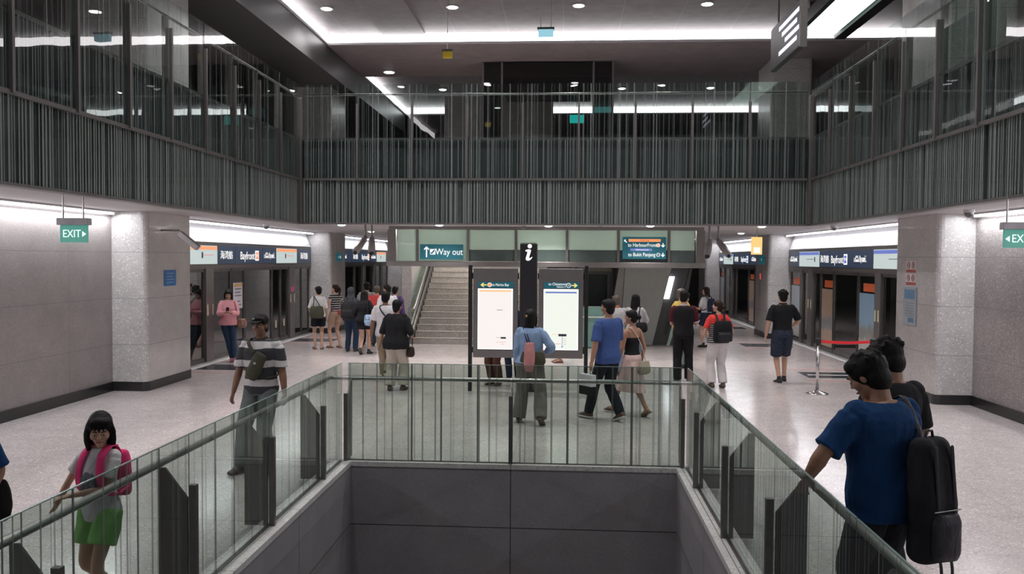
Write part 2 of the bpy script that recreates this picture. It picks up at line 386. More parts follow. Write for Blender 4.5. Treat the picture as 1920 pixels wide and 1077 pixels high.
# high ceiling: low side to the left, recess over the atrium, flat strip, second recess
RX0, RX1 = -6.73, 9.0
R1, R2, R3 = 23.5, 27.6, 35.0
f = MB(); f.box(-12.2, RX0-.30, Y0, Y1, 7.55, 7.75); struct('ceiling', f, M_beam)
f = MB(); f.box(RX0-.30, RX0, Y0, Y1, 7.55, 8.95); struct('ceiling', f, M_beam)
f = MB(); f.box(RX0, 12.2, R1, R2, ZC, ZC+.65); f.box(RX0, 12.2, R3, Y1, ZC, ZC+.65); f.box(RX1, 12.2, Y0, R1, ZC, ZC+.65); f.box(RX1, 12.2, R2, R3, ZC, ZC+.65)
struct('ceiling', f, M_ceil)
def joints(m, nm):
    mm, nt, b = nodes(nm); co = tc(nt)
    sx = nt.nodes.new('ShaderNodeSeparateXYZ'); nt.links.new(co, sx.inputs[0])
    n = nt.nodes.new('ShaderNodeTexNoise'); n.inputs['Scale'].default_value = 3; nt.links.new(co, n.inputs['Vector'])
    t = math_n(nt, 'LESS_THAN', math_n(nt, 'MODULO', math_n(nt, 'ADD', sx.outputs[0], 100.62), 1.5), .018)
    t2 = math_n(nt, 'LESS_THAN', math_n(nt, 'MODULO', math_n(nt, 'ADD', sx.outputs[1], 100.2), 3.0), .018)
    t = math_n(nt, 'MAXIMUM', t, t2)
    r = ramp(nt, n.outputs[0], [(.3, (.15, .13, .135)), (.7, (.20, .178, .182))])
    mx = nt.nodes.new('ShaderNodeMix'); mx.data_type = 'RGBA'; nt.links.new(t, mx.inputs[0]); nt.links.new(r.outputs[0], mx.inputs[6]); mx.inputs[7].default_value = (.25, .24, .25, 1)
    nt.links.new(mx.outputs[2], b.inputs['Base Color']); b.inputs['Roughness'].default_value = .5; return mm
M_ceilj = joints(None, 'jointed_ceiling')
f = MB(); f.box(RX0, RX1, Y0, R1, ZR, ZR+.3); f.box(RX0, RX1, R2, R3, ZR, ZR+.3); struct('ceiling', f, M_ceilj)
# paler raft that crosses the recess towards the left
f = MB(); f.prism([(-5.15, -5.9), (-3.95, -5.9), (-3.95, R1-.1), (-5.15, R1-.1)], ZR-.05, ZR-.001, 'z'); struct('trim_ceiling_raft', f, mat('raft_paint', (.20, .185, .185), .5))

# granite columns, clad over both storeys
def column(i, side, y):
    cx = CL if side < 0 else CR
    wd = 1.2; r = .10
    x0, x1 = (CL-wd, CL) if side < 0 else (CR, CR+wd)
    top = 7.55 if side < 0 else ZC
    t = thing('stone_column', COLLAB[(side, i)], 'column', ((x0+x1)/2, y+COLD/2, 0))
    a, b = (x1-x0)/2, COLD/2
    def rr(a, b, r):
        p = []
        for cx_, cy_, s in ((a-r, b-r, 0), (-a+r, b-r, 90), (-a+r, -b+r, 180), (a-r, -b+r, 270)):
            for q in range(5): an = math.radians(s+q*22.5); p.append((cx_+r*math.cos(an), cy_+r*math.sin(an)))
        return p
    obj('shaft', MB().prism(rr(a, b, r), .16, ZB-.002), M_col, t)
    obj('upper_shaft', MB().prism(rr(a, b, r), 4.902, top-.002), M_col, t)
    obj('base_course', MB().prism(rr(a+.012, b+.012, r), 0.0, .16), M_base, t)
COLLAB = {(-1, 0): 'large speckled granite column beside the left platform doors, nearest on the left',
          (-1, 1): 'speckled granite column on the left behind the two standing women',
          (-1, 2): 'pale granite column on the left just beside the staircase rail',
          (1, 0): 'large speckled granite column on the right with red prohibition stickers',
          (1, 1): 'speckled granite column on the right beyond the man in shorts',
          (1, 2): 'pale granite column on the right behind the woman with the small navy backpack'}
for s in (-1, 1):
    for i, y in enumerate(COLY): column(i, s, y)

# ------------------------------------------------------------------ cove and slot lamps, downlights
sl_lab = ['long slot light washing the left stone wall', 'slot light over the left platform doors beside the nearest column', 'slot light over the far left platform doors',
          'long slot light washing the right stone wall', 'slot light over the right platform doors behind the barrier post', 'slot light over the far right platform doors']
for (s, a, b), lab in zip(SLOTS, sl_lab):
    x = WL+.10 if s < 0 else WR-.10
    t = thing('slot_lamp', lab, 'light', (x, (a+b)/2, ZB-.05)); L = (b-a)/2
    obj('lamp_housing', MB().box(-.05, .05, -L, L, .02, .049), M_white, t)
    obj('tube', MB().cyl((0, -L+.05, 0), (0, L-.05, 0), .018, 10), M_slotlum, t)
def cove(lab, x0, x1, y0, y1, nm='cove_lamp'):
    t = thing(nm, lab, 'light', ((x0+x1)/2, (y0+y1)/2, ZC))
    a, b = (x1-x0)/2, (y1-y0)/2
    obj('diffuser', MB().box(-a, a, -b, b, .055, .295), M_lum, t)
    obj('lip', MB().box(-a, a, -b-.01, b+.01, .0, .054), M_white, t)
cove('bright cove light across the far edge of the atrium ceiling', -6.66, RX1-.05, R1-.06, R1-.015)
cove('bright cove light running along the left edge of the atrium ceiling', RX0+.005, RX0+.05, -5.5, R1-.08)
cove('cove light across the far edge of the second ceiling recess', -6.66, RX1-.05, R3-.06, R3-.015)
cove('cove light along the left edge of the second ceiling recess', RX0+.005, RX0+.05, R2+.05, R3-.08)
def dl(x, y, z, lab, grp, r=.13):
    t = thing('downlight', lab, 'light', (x, y, z), 0, grp)
    ring = MB(); n = 24
    vs = []; fs = []
    for k, (rr_, zz) in enumerate(((r, -.001), (r+.03, -.001), (r+.03, -.018), (r, -.012))):
        vs += [(rr_*math.cos(2*PI*i/n), rr_*math.sin(2*PI*i/n), zz) for i in range(n)]
    for k in range(4):
        for i in range(n): j = (i+1) % n; fs.append((k*n+i, k*n+j, ((k+1) % 4)*n+j, ((k+1) % 4)*n+i))
    ring.add(vs, fs); obj('trim_ring', ring, M_white, t)
    obj('lens', MB().ell((0, 0, -.012), r, r, .03, n=20, m=8), M_dl, t, smooth=True)
dlab = {-6.05: 'round downlight nearest the left cove in the front row', -2.87: 'round downlight in the front row beside the pale ceiling raft',
        .27: 'round downlight in the front row above the hanging blue sign', 3.4: 'round downlight in the front row left of the hanging display'}
for x, y in DOWN:
    if y == 21.05: dl(x, y, ZR, dlab[x], 'atrium ceiling downlights')
    else: dl(x, y, ZR, 'round atrium ceiling downlight nearer than the front visible row', 'atrium downlights overhead')
dl(-5.7, 26.9, ZC, 'round downlight on the flat ceiling strip at far left', 'flat ceiling strip downlights', .16)
dl(6.6, 26.9, ZC, 'round downlight on the flat ceiling strip at far right', 'flat ceiling strip downlights', .16)
for k, (x, y) in enumerate([(x, 31.2) for x in (-4.6, -1.5, 2.0, 5.2)]):
    dl(x, y, ZR, ['leftmost', 'second from left', 'third from left', 'rightmost'][k]+' round downlight in the second ceiling recess', 'second recess downlights')
for k, (x, y) in enumerate(SOFD):
    dl(x, y, ZB, ['soffit downlight above the two women by the left column', 'soffit downlight above the way out sign', 'soffit downlight above the information pillar',
        'soffit downlight above the platform direction sign', 'soffit downlight right of the platform direction sign', 'soffit downlight near the left hooded person',
        'soffit downlight over the right platform beyond the sign beam', 'distant soffit downlight over the far left platform', 'distant soffit downlight over the far right platform'][k], 'platform soffit downlights', .09)

# ------------------------------------------------------------------ upper glass fronts
def front(name, lab, axis, fixed, u0, u1, step, into, ghosts=True):
    """axis: 'x' runs along X at Y=fixed; 'y' runs along Y at X=fixed. into = +1/-1 direction of the upper floor"""
    t = thing(name, lab, 'glass balustrade', (0, 0, 0))
    n = int(round((u1-u0)/step))
    def B(mb, ua, ub, va, vb, z0, z1):
        va, vb = sorted((fixed+into*va, fixed+into*vb))
        return mb.box(ua, ub, va, vb, z0, z1) if axis == 'x' else mb.box(va, vb, ua, ub, z0, z1)
    for k in range(n):
        a, b = u0+k*step+.008, u0+(k+1)*step-.008
        obj('glass_panel', B(MB(), a, b, 0, .012, Z1+.03, Z4), M_glassup, t)
        obj('spandrel_panel', B(MB(), a, b, 0, .012, ZB, Z1-.02), M_glassband, t)
        if k:
            u = u0+k*step
            p = MB(); B(p, u-.022, u+.022, -.05, -.004, Z1, 5.72)
            v = sorted((fixed+into*-.045, fixed+into*.10))
            poly = [(v[0], 5.72), (v[1], 5.72), (v[1], Z3-.02), (v[1]-.03 if into > 0 else v[1], Z3-.02)]
            B(p, u-.012, u+.012, .016, .11, Z2, Z3-.03)
            obj('post', p, M_steelp, t)
    obj('edge_rail', B(MB(), u0, u1, -.03, .04, Z1-.02, Z1+.03), M_steelp, t)
    obj('floor_rail', B(MB(), u0, u1, .016, .07, Z2-.02, Z2+.03), M_steelp, t)
    vm = fixed+into*.10
    q = MB().cyl((u0, vm, Z3), (u1, vm, Z3), .024, 12) if axis == 'x' else MB().cyl((vm, u0, Z3), (vm, u1, Z3), .024, 12)
    obj('handrail', q, M_steel, t, smooth=True)
    return t
AF = front('atrium_balustrade', 'tall printed glass front of the upper floor across the far end of the atrium', 'x', YF, XL+.08, XL+.08+9*((XR-XL-.16)/9), (XR-XL-.16)/9, 1)
front('atrium_balustrade', 'tall printed glass front of the upper floor along the left side of the atrium', 'y', XL, YF-.09-19*STEP, YF-.09, STEP, -1)
front('atrium_balustrade', 'tall printed glass front of the upper floor along the right side of the atrium', 'y', XR, YF-.09-19*STEP, YF-.09, STEP, 1)
for x in (XL+.02, XR-.02): obj('corner_post', MB().bbox(x-.045, x+.045, YF-.075, YF+.01, ZB, 5.85), M_steelp, AF)

# ------------------------------------------------------------------ glass balustrade round the void
def fin(mb, axis, u, v, out):
    """steel post: narrow clamp on the void side, wide tapered plate on the floor side; out = direction away from the void"""
    def P(du0, du1, poly):  # poly in (v offset, z)
        pts = [(v+out*a, z) for a, z in poly]
        if axis == 'y': mb.prism(pts, u+du0, u+du1, 'y')      # run along Y: polygon in (x, z), extruded along y
        else: mb.prism(pts, u+du0, u+du1, 'x')
    P(-.022, .022, [(-.055, -.12), (-.008, -.12), (-.008, .79), (-.055, .79)])
    P(-.011, .011, [(.010, .024), (.21, .024), (.21, .90), (.165, .90), (.010, .70)])
GXL, GXR, GY = OL-.10, OR+.10, OY+.06
VB = thing('void_balustrade', 'low glass balustrade with steel posts and handrail round the floor opening', 'glass balustrade', (0, 0, 0))
def rail_run(lab, axis, v, us, out, ends):
    t = VB
    for u in us: m = MB(); fin(m, axis, u, v, out); obj('post', m, M_steeld, t)
    for a, b in ends:
        g = MB()
        if axis == 'y': g.box(v-.006, v+.006, a+.006, b-.006, .03, 1.13)
        else: g.box(a+.006, b-.006, v-.006, v+.006, .03, 1.13)
        obj('glass_panel', g, M_glassrail, t)
        g = MB()
        if axis == 'y': g.box(v-.006, v+.006, a+.006, b-.006, 1.1305, 1.136)
        else: g.box(a+.006, b-.006, v-.006, v+.006, 1.1305, 1.136)
        obj('glass_edge', g, mat('glass_edge_green', (.20, .27, .25), .2), t)
    hv = v+out*.19
    if axis == 'y': h = MB().cyl((hv, -1.2, .935), (hv, GY+.19, .935), .026, 14)
    else: h = MB().cyl((GXL-.19, hv, .935), (GXR+.19, hv, .935), .026, 14)
    obj('handrail', h, M_steel, t, smooth=True)
    c = MB()
    if axis == 'y': c.box(v-.02, v+.02, .6, us[-1]-.03 if False else GY-.05, .0225, .03)
    else: c.box(GXL+.03, GXR-.03, v-.02, v+.02, .0225, .03)
    obj('base_channel', c, M_steeld, t)
ys = [.91, 2.44, 3.97, 5.50, 7.03, 8.56]
rail_run('glass balustrade along the left side of the floor opening', 'y', GXL, ys, -1, [(.0, .91), (.91, 2.44), (2.44, 3.97), (3.97, 5.5), (5.5, 7.03), (7.03, 8.56), (8.56, GY-.02)])
rail_run('glass balustrade along the right side of the floor opening', 'y', GXR, ys, 1, [(.0, .91), (.91, 2.44), (2.44, 3.97), (3.97, 5.5), (5.5, 7.03), (7.03, 8.56), (8.56, GY-.02)])
rail_run('glass balustrade across the far side of the floor opening', 'x', GY, [GXL+.05, -.60, GXR-.05], 1, [(GXL+.06, -.60), (-.60, GXR-.06)])
# ------------------------------------------------------------------ platform screen doors
M_ad = {}
def picture(name, top, mid, low, kind):
    m, nt, b = nodes(name); g = nt.nodes.new('ShaderNodeTexCoord').outputs['Generated']
    sx = nt.nodes.new('ShaderNodeSeparateXYZ'); nt.links.new(g, sx.inputs[0])
    n = nt.nodes.new('ShaderNodeTexNoise'); n.inputs['Scale'].default_value = 9; n.inputs['Detail'].default_value = 8; nt.links.new(g, n.inputs['Vector'])
    z = math_n(nt, 'ADD', sx.outputs[2], math_n(nt, 'MULTIPLY', math_n(nt, 'SUBTRACT', n.outputs[0], .5), .35))
    r = ramp(nt, z, [(0, low), (.28, low), (.34, mid), (.46, mid), (.55, top), (1, top)])
    v = nt.nodes.new('ShaderNodeTexVoronoi'); v.inputs['Scale'].default_value = 14 if kind else 22; nt.links.new(g, v.inputs['Vector'])
    d = ramp(nt, v.outputs['Distance'], [(.0, (.25, .22, .2)), (.25, (1, 1, 1))])
    amt = ramp(nt, sx.outputs[2], [(.3 if kind else .6, (1, 1, 1)), (.55 if kind else .9, (0, 0, 0))])
    mx = nt.nodes.new('ShaderNodeMix'); mx.data_type = 'RGBA'; mx.blend_type = 'MULTIPLY'
    nt.links.new(amt.outputs[0], mx.inputs[0]); nt.links.new(r.outputs[0], mx.inputs[6]); nt.links.new(d.outputs[0], mx.inputs[7])
    nt.links.new(mx.outputs[2], b.inputs['Base Color']); b.inputs['Roughness'].default_value = .3; b.inputs['Coat Weight'].default_value = .5
    return m
M_ad['sky'] = picture('sky_picture', (.24, .36, .48), (.24, .25, .23), (.46, .43, .42), 1)
M_ad['pale'] = picture('pale_picture', (.33, .40, .46), (.40, .42, .42), (.48, .47, .46), 1)
M_ad['tan'] = picture('tan_picture', (.44, .32, .23), (.22, .23, .26), (.50, .36, .26), 0)
M_orange = mat('orange_print', (.62, .12, .03), .4, var=.05)
M_navy = mat('navy_panel', (.030, .048, .085), .35, var=.04, emit=(.030, .048, .085), es=.35)
M_navyk = mat('navy_panel_dim', (.030, .048, .075), .35, var=.04)
M_teal = mat('teal_panel', (.012, .085, .11), .35, var=.04, emit=(.012, .085, .11), es=.55)
M_letter = lamp_mat('lit_letter', (1, .98, .97), .95)
M_letterd = lamp_mat('lit_letter_dim', (.75, .78, .8), .55)
M_mapw = lamp_mat('lit_map_panel', (.70, .82, .80), .62)
M_orangelit = lamp_mat('lit_orange', (1, .30, .08), .85)
M_bluelit = lamp_mat('lit_blue', (.06, .12, .55), .8)
M_redlit = lamp_mat('lit_red', (.8, .06, .05), .8)
M_ink = mat('dark_ink', (.03, .03, .05), .5)
M_paper = mat('paper', (.62, .60, .66), .6, var=.03)
M_cream = mat('cream_sticker', (.62, .55, .38), .5)
M_yellow = mat('yellow_paint', (.85, .62, .03), .5)

def psd_bay(s, name, lab, ya, yb, items, posts):
    """s=-1 left (faces +X), s=+1 right (faces -X); parts in world coordinates minus the bay origin"""
    X = WL if s < 0 else WR
    t = thing(name, lab, 'platform screen door', (X, (ya+yb)/2, 0)); yo = (ya+yb)/2
    def bx(mb, xa, xb, a, b, z0, z1):     # xa..xb distance behind the front face
        xa, xb = sorted((s*xa, s*xb)); return mb.box(xa, xb, a-yo, b-yo, z0, z1)
    obj('header', bx(MB(), 0, .35, ya, yb, 2.07, 2.16), M_steelp, t)
    obj('threshold', bx(MB(), -.06, .35, ya, yb, 0.0, .03), mat('threshold_steel', (.55, .54, .53), .3, .6), t)
    for a, b in posts: obj('post', bx(MB(), -.015, .20, a, b, .03, 2.07), M_steelp, t)
    for kind, a, b in items:
        fr_ = MB(); w_ = .035
        bx(fr_, .02, .08, a+.005, a+w_, .03, 2.07); bx(fr_, .02, .08, b-w_, b-.005, .03, 2.07); bx(fr_, .02, .08, a+w_, b-w_, 2.0, 2.07); bx(fr_, .02, .08, a+w_, b-w_, .03, .13)
        p = obj('glass_door' if kind == 'door' else ('advert_panel' if kind in M_ad else 'fixed_panel'), fr_, M_steeld, t)
        obj('pane', bx(MB(), .045, .057, a+w_, b-w_, .13, 2.0), M_psdglass, p)
        if kind in M_ad:
            obj('picture', bx(MB(), .034, .044, a+w_+.02, b-w_-.02, .16, 1.62), M_ad[kind], p)
            obj('orange_header', bx(MB(), .030, .044, a+w_+.02, b-w_-.25*(b-a), 1.66, 1.84), M_orange, p)
        if kind == 'stick':
            obj('sticker', bx(MB(), .040, .044, (a+b)/2-.05, (a+b)/2+.05, .42, .62), M_cream, p)
    return t, bx
def jamb_stickers(t, bx, ys, z=1.17):
    for y in ys: obj('door_sticker', bx(MB(), -.019, -.015, y-.035, y+.035, z-.12, z+.12), M_cream, t)
    
L1, bx = psd_bay(-1, 'platform_screen_doors', 'left platform screen doors with the woman in pink leaning on them', 15.95, 25.4,
    [('stick', 16.0, 17.85), ('door', 18.28, 19.30), ('fixed', 19.32, 20.15), ('door', 20.17, 22.08), ('stick', 22.10, 22.76), ('stick', 22.78, 23.42), ('fixed', 23.90, 24.62), ('fixed', 24.64, 25.35)],
    [(17.87, 18.26), (23.45, 23.88)])
jamb_stickers(L1, bx, (17.93, 18.2, 23.5, 23.83))
o = obj('paper_notice', bx(MB(), .01, .0185, 19.42, 19.98, 1.10, 1.72), M_paper, L1)
for k in range(5): obj('notice_line', bx(MB(), .006, .0095, 19.50, 19.90-.06*(k % 2), 1.56-.08*k-(.06 if k > 2 else 0), 1.58-.08*k-(.06 if k > 2 else 0)), M_ink, o)
obj('notice_heading', bx(MB(), .005, .0095, 19.45, 19.95, 1.62, 1.71), mat('amber_print', (.55, .36, .15), .5), o)
obj('pink_badge', bx(MB(), -.02, -.0155, 23.55, 23.78, 1.36, 1.50), mat('pink_print', (.75, .10, .30), .4), L1)
psd_bay(-1, 'platform_screen_doors', 'far left platform screen doors behind the group of waiting people', 27.3, 36.8,
    [('fixed', 27.4, 29.0), ('door', 29.3, 30.9), ('fixed', 31.0, 32.2), ('door', 32.6, 34.0), ('fixed', 34.4, 35.4), ('fixed', 35.6, 36.7)], [(29.02, 29.28), (32.25, 32.55), (34.05, 34.35), (35.42, 35.58)])
R1_, bx = psd_bay(1, 'platform_screen_doors', 'right platform screen doors with tall advertising panels behind the red belt', 15.95, 25.4,
    [('door', 15.98, 18.10), ('sky', 18.46, 19.55), ('fixed', 19.60, 21.30), ('tan', 21.34, 22.35), ('door', 23.46, 24.0), ('fixed', 22.39, 23.0), ('pale', 24.22, 25.3)],
    [(18.12, 18.44), (23.04, 23.42), (24.02, 24.20)])
jamb_stickers(R1_, bx, (18.2, 18.38, 23.1, 23.34))
R2_, bx = psd_bay(1, 'platform_screen_doors', 'far right platform screen doors beyond the woman with the navy backpack', 27.3, 36.8,
    [('pale', 27.4, 28.6), ('door', 28.9, 30.0), ('tan', 30.1, 31.0), ('door', 31.1, 33.2), ('fixed', 33.3, 34.0), ('fixed', 34.5, 35.6), ('pale', 35.7, 36.7)], [(28.62, 28.88), (34.05, 34.45)])
jamb_stickers(R2_, bx, (34.12, 34.38))
# sloping white bulkheads above the doors
for s, lab in ((-1, 'left'), (1, 'right')):
    X = WL if s < 0 else WR
    for ya, yb in ((15.9, 25.42), (27.3, 36.8)):
        m = MB(); m.prism([(X, 2.66), (X+s*.25, 2.66), (X+s*.25, ZB-.002), (X-s*-.16, ZB-.002)], ya, yb, 'y')
        o = obj('bulkhead', m, M_white); tag(o, f'white sloping bulkhead over the {"nearer" if ya < 20 else "far"} {lab} platform doors', 'bulkhead')

# platform line header signs
def line_map(p, y0, y1, z0, z1, xs, facing, band, X):
    """lit white route panel with a coloured band and a little line diagram"""
    a = MB().box(*sorted((xs*.02, xs*.026)), y0, y1, z1-(z1-z0)*.2, z1); obj('line_band', a, band, p)
    ym = (y0+y1)/2; L = abs(y1-y0)
    g = MB(); g.box(*sorted((xs*.02, xs*.024)), ym-.05*L if facing == '+x' else ym-.25*L, ym+.35*L if facing == '+x' else ym+.12*L, (z0+z1)/2-.004, (z0+z1)/2+.008)
    obj('route_line', g, M_redlit if band is M_orangelit else M_ink, p)
    g = MB(); c = ym-.08*L if facing == '+x' else ym-.30*L
    g.box(*sorted((xs*.022, xs*.026)), c-.035, c+.035, (z0+z1)/2-.07, (z0+z1)/2+.06); obj('station_mark', g, M_ink, p)
def header_sign(s, lab, y0, y1, panels, lit=True, code='CE1'):
    X = WL if s < 0 else WR; yo = (y0+y1)/2; zc = 2.365; fc = '+x' if s < 0 else '-x'
    t = thing('station_sign', lab, 'station sign', (X, yo, 2.165))
    z0, z1 = 0, .42; xs = -s     # towards the platform
    obj('casing', MB().box(*sorted((-xs*.25, xs*.015)), y0-yo, y1-yo, z0, z1+.06), M_steeld, t)
    for kind, a, b in panels:
        a, b = a-yo+.008, b-yo-.008
        m_ = M_mapw if kind == 'map' else (M_navy if lit else M_navyk)
        p = obj('map_panel' if kind == 'map' else 'name_panel', MB().box(*sorted((xs*.0155, xs*.02)), a, b, z0+.01, z1-.005), m_, t)
        mid = (a+b)/2; M = face_m((xs*.022, mid, .20), fc)
        if kind == 'map': line_map(p, a+.02, b-.02, z0+.02, z1-.02, xs, fc, M_orangelit if s < 0 else M_bluelit, X)
        elif kind == 'cn': text('chinese_name', '海湾舫', .21, M_letter, M, p, sx=1.15)
        elif kind == 'ta': text('tamil_name', 'பேஃபிரண்ட்', .17, M_letter, M, p, sx=.75)
        elif kind == 'en':
            d = -.17 if s > 0 else -.17
            sg = 1 if s < 0 else -1
            text('english_name', 'Bayfront', .27, M_letter, face_m((xs*.022, mid-.13*sg, .195), fc), p, sx=1.0)
            c = mid+.50*sg
            ic = obj('line_badge', MB().bbox(*sorted((xs*.0205, xs*.027)), c-.12, c+.12, .08, .33, .002), M_letter, p)
            obj('badge_face', MB().box(*sorted((xs*.0271, xs*.031)), c-.088, c+.088, .11, .30), M_orangelit if s < 0 else M_bluelit, p) if False else None
            q = MB().box(*sorted((xs*.0271, xs*.030)), c-.085, c+.085, .115, .295); obj('badge_print', q, M_orangelit if s < 0 else M_bluelit, p)
            text('badge_code', code, .085, M_letter, face_m((xs*.032, c, .205), fc), p)
    return t
header_sign(-1, 'Bayfront station sign over the left platform doors with orange line maps', 15.95, 25.4,
    [('cn', 15.95, 17.06), ('map', 17.07, 18.45), ('cn', 18.46, 19.47), ('en', 19.48, 21.26), ('ta', 21.27, 22.30), ('map', 22.31, 24.05), ('cn', 24.06, 25.38)])
header_sign(-1, 'small far Bayfront sign over the distant left platform doors', 27.3, 36.8,
    [('cn', 30.2, 31.6), ('en', 31.6, 33.3), ('ta', 33.3, 34.4), ('map', 34.4, 36.2), ('ta', 28.3, 30.2)])
header_sign(1, 'Bayfront station sign over the right platform doors with blue line maps', 15.95, 25.4,
    [('map', 16.3, 18.53), ('ta', 18.54, 20.15), ('en', 20.16, 21.5), ('cn', 21.5, 22.38), ('map', 22.39, 24.28), ('ta', 24.29, 25.38)], code='DT16')
header_sign(1, 'small far Bayfront sign over the distant right platform doors', 27.3, 36.8,
    [('ta', 29.2, 30.8), ('en', 30.8, 32.4), ('cn', 32.4, 33.7), ('map', 33.7, 35.7), ('ta', 35.7, 36.7)], code='DT16')

# dark granite inlays, white and red lines on the floor before the doors
M_wline = mat('white_inlay', (.72, .70, .70), .3); M_rline = mat('red_line_inlay', (.60, .16, .14), .35)
def inlay(x0, x1, y0, y1, m, z=.004): struct('trim_floor_inlay', MB().box(x0, x1, y0, y1, 0, z), m)
inlay(WL+.06, WL+.16, 15.95, 36.8, M_wline); inlay(WR-.16, WR-.06, 15.95, 36.8, M_wline)
for y in (16.9, 22.9, 28.8, 33.5):
    inlay(WL+.20, WL+1.35, y, y+.85, M_inlay); inlay(WR-1.75, WR-.45, y+.15, y+1.0, M_inlay)
    inlay(WL+.20, WL+1.65, y-.45, y-.42, M_rline); inlay(WR-1.9, WR-.45, y-.30, y-.27, M_rline)
    inlay(WL+.20, WL+1.65, y+1.32, y+1.35, M_rline); inlay(WR-1.9, WR-.45, y+1.42, y+1.45, M_rline)
inlay(4.95, 5.9, 17.42, 17.50, M_wline, .006)

# ------------------------------------------------------------------ glass header over the stair hall
HY = 20.2
t = thing('glass_header', 'steel framed green glass header hanging across the hall above the stairs', 'glass header', (-.5, HY, 2.14))
mx_ = [-4.27, -3.58, -2.35, -1.19, 0.03, 1.25, 2.44, 3.10]
o = lambda x: x+.5
obj('bottom_beam', MB().bbox(o(-4.32), o(3.32), -.10, .10, 0, .125, .008), M_steelp, t)
obj('top_rail', MB().box(o(-4.27), o(3.26), -.05, .05, .89, .965), M_steelp, t)
obj('end_plate', MB().box(o(-4.30), o(-4.10), -.06, .06, .125, .89), M_steelp, t)
obj('end_plate', MB().box(o(3.08), o(3.28), -.06, .06, .125, .89), M_steelp, t)
for x in mx_[1:-1]: obj('mullion', MB().box(o(x)-.03, o(x)+.03, -.05, .05, .125, .89), M_steelp, t)
M_frost = mat('frosted_green_glass', (.62, .74, .66), .25, var=.03, coat=.4)
_nt = M_frost.node_tree; _tl = _nt.nodes.new('ShaderNodeBsdfTranslucent'); _tl.inputs[0].default_value = (.62, .72, .65, 1); _ms = _nt.nodes.new('ShaderNodeMixShader'); _ms.inputs[0].default_value = .5
_nt.links.new(_nt.nodes['Principled BSDF'].outputs[0], _ms.inputs[1]); _nt.links.new(_tl.outputs[0], _ms.inputs[2]); _nt.links.new(_ms.outputs[0], _nt.nodes['Material Output'].inputs[0])
for _x in (-3.2, -.6, 1.9): area('hall_light', (_x, 21.3, ZB-.04), 1.6, .25, 30, (1, .97, .93), (-math.radians(45), 0, 0))
M_frostd = mat('dark_view_glass', (.10, .135, .125), .2, var=.05, coat=.6)  # dark band beyond the glass, below the lit space, put into the pane colour
for a, b in zip([-4.1]+mx_[1:-1], mx_[1:-1]+[3.08]):
    a, b = o(a)+.031, o(b)-.031
    if a < o(-3.0):
        obj('glass_panel', MB().box(a, b, .0, .02, .13, .885), M_frost, t)
    else:
        obj('glass_panel', MB().box(a, b, .0, .02, .415, .885), M_frost, t)
        obj('dark_view_strip', MB().box(a, b, .0, .02, .13, .41), M_frostd, t)
# direction signs on it
t = thing('direction_sign', 'teal Way out sign with an up arrow mounted on the glass header', 'sign', (-2.97, HY-.14, 2.31))
obj('panel', MB().bbox(-.52, .52, -.03, .03, 0, .36, .006), M_teal, t)
obj('bracket', MB().box(-.4, .4, .031, .085, .1, .26), M_steeld, t)
text('wording', 'Way out', .215, M_letter, face_m((.185, -.033, .175), '-y'), t, sx=.86)
a = MB(); a.prism([(-.375, .05), (-.345, .05), (-.345, .26), (-.30, .215), (-.30, .255), (-.36, .31), (-.42, .255), (-.42, .215), (-.375, .26)], -.034, -.0305, 'y'); obj('arrow', a, M_letter, t)
p = obj('pictogram', MB().bbox(-.275, -.145, -.036, -.0305, .115, .245, .002), M_letter, t)
a = MB(); a.prism([(-.262, .13), (-.225, .13), (-.16, .20), (-.16, .23), (-.185, .23), (-.24, .165), (-.262, .165)], -.039, -.0365, 'y'); obj('pictogram_print', a, M_teal, p)
t = thing('direction_sign', 'teal direction sign to HarbourFront and Bukit Panjang on the glass header', 'sign', (1.85, HY-.14, 2.35))
obj('panel', MB().bbox(-.51, .51, -.03, .03, 0, .52, .006), M_teal, t)
obj('bracket', MB().box(-.4, .4, .031, .085, .1, .4), M_steeld, t)
b_ = obj('orange_line_bar', MB().box(-.37, .38, -.034, -.0305, .405, .47), M_orangelit, t); text('line_name', 'Circle Line', .05, M_ink, face_m((0, -.036, .437), '-y'), b_)
b_ = obj('blue_line_bar', MB().box(-.33, .18, -.034, -.0305, .19, .245), M_bluelit, t); text('line_name', 'Downtown Line', .045, M_letter, face_m((-.05, -.036, .217), '-y'), b_)
text('wording', 'to HarbourFront', .125, M_letter, face_m((-.05, -.033, .325), '-y'), t, sx=.78)
text('wording', 'to Bukit Panjang', .125, M_letter, face_m((-.06, -.033, .10), '-y'), t, sx=.78)
for z, mm, cc in ((.325, M_orangelit, '8'), (.10, M_teal, '11')):
    r_ = obj('platform_ring', MB().cyl((.325, -.0305, z), (.325, -.036, z), .045, 20), M_letter, t)
    obj('ring_face', MB().cyl((.325, -.0361, z), (.325, -.039, z), .035, 20), mm, r_); text('ring_number', cc, .05, M_letter, face_m((.325, -.041, z), '-y'), r_)
    a = MB(); a.prism([(.425, z+.05), (.445, z+.05), (.445, z-.01), (.475, z+.015), (.475, z-.012), (.435, z-.052), (.395, z-.012), (.395, z+.015), (.425, z-.01)], -.034, -.0305, 'y'); obj('arrow', a, M_letter, t)
a = MB(); a.prism([(-.47, .455), (-.43, .455), (-.45, .435), (-.405, .395), (-.42, .38), (-.465, .42), (-.48, .40)], -.034, -.0305, 'y'); obj('arrow', a, M_letter, t)
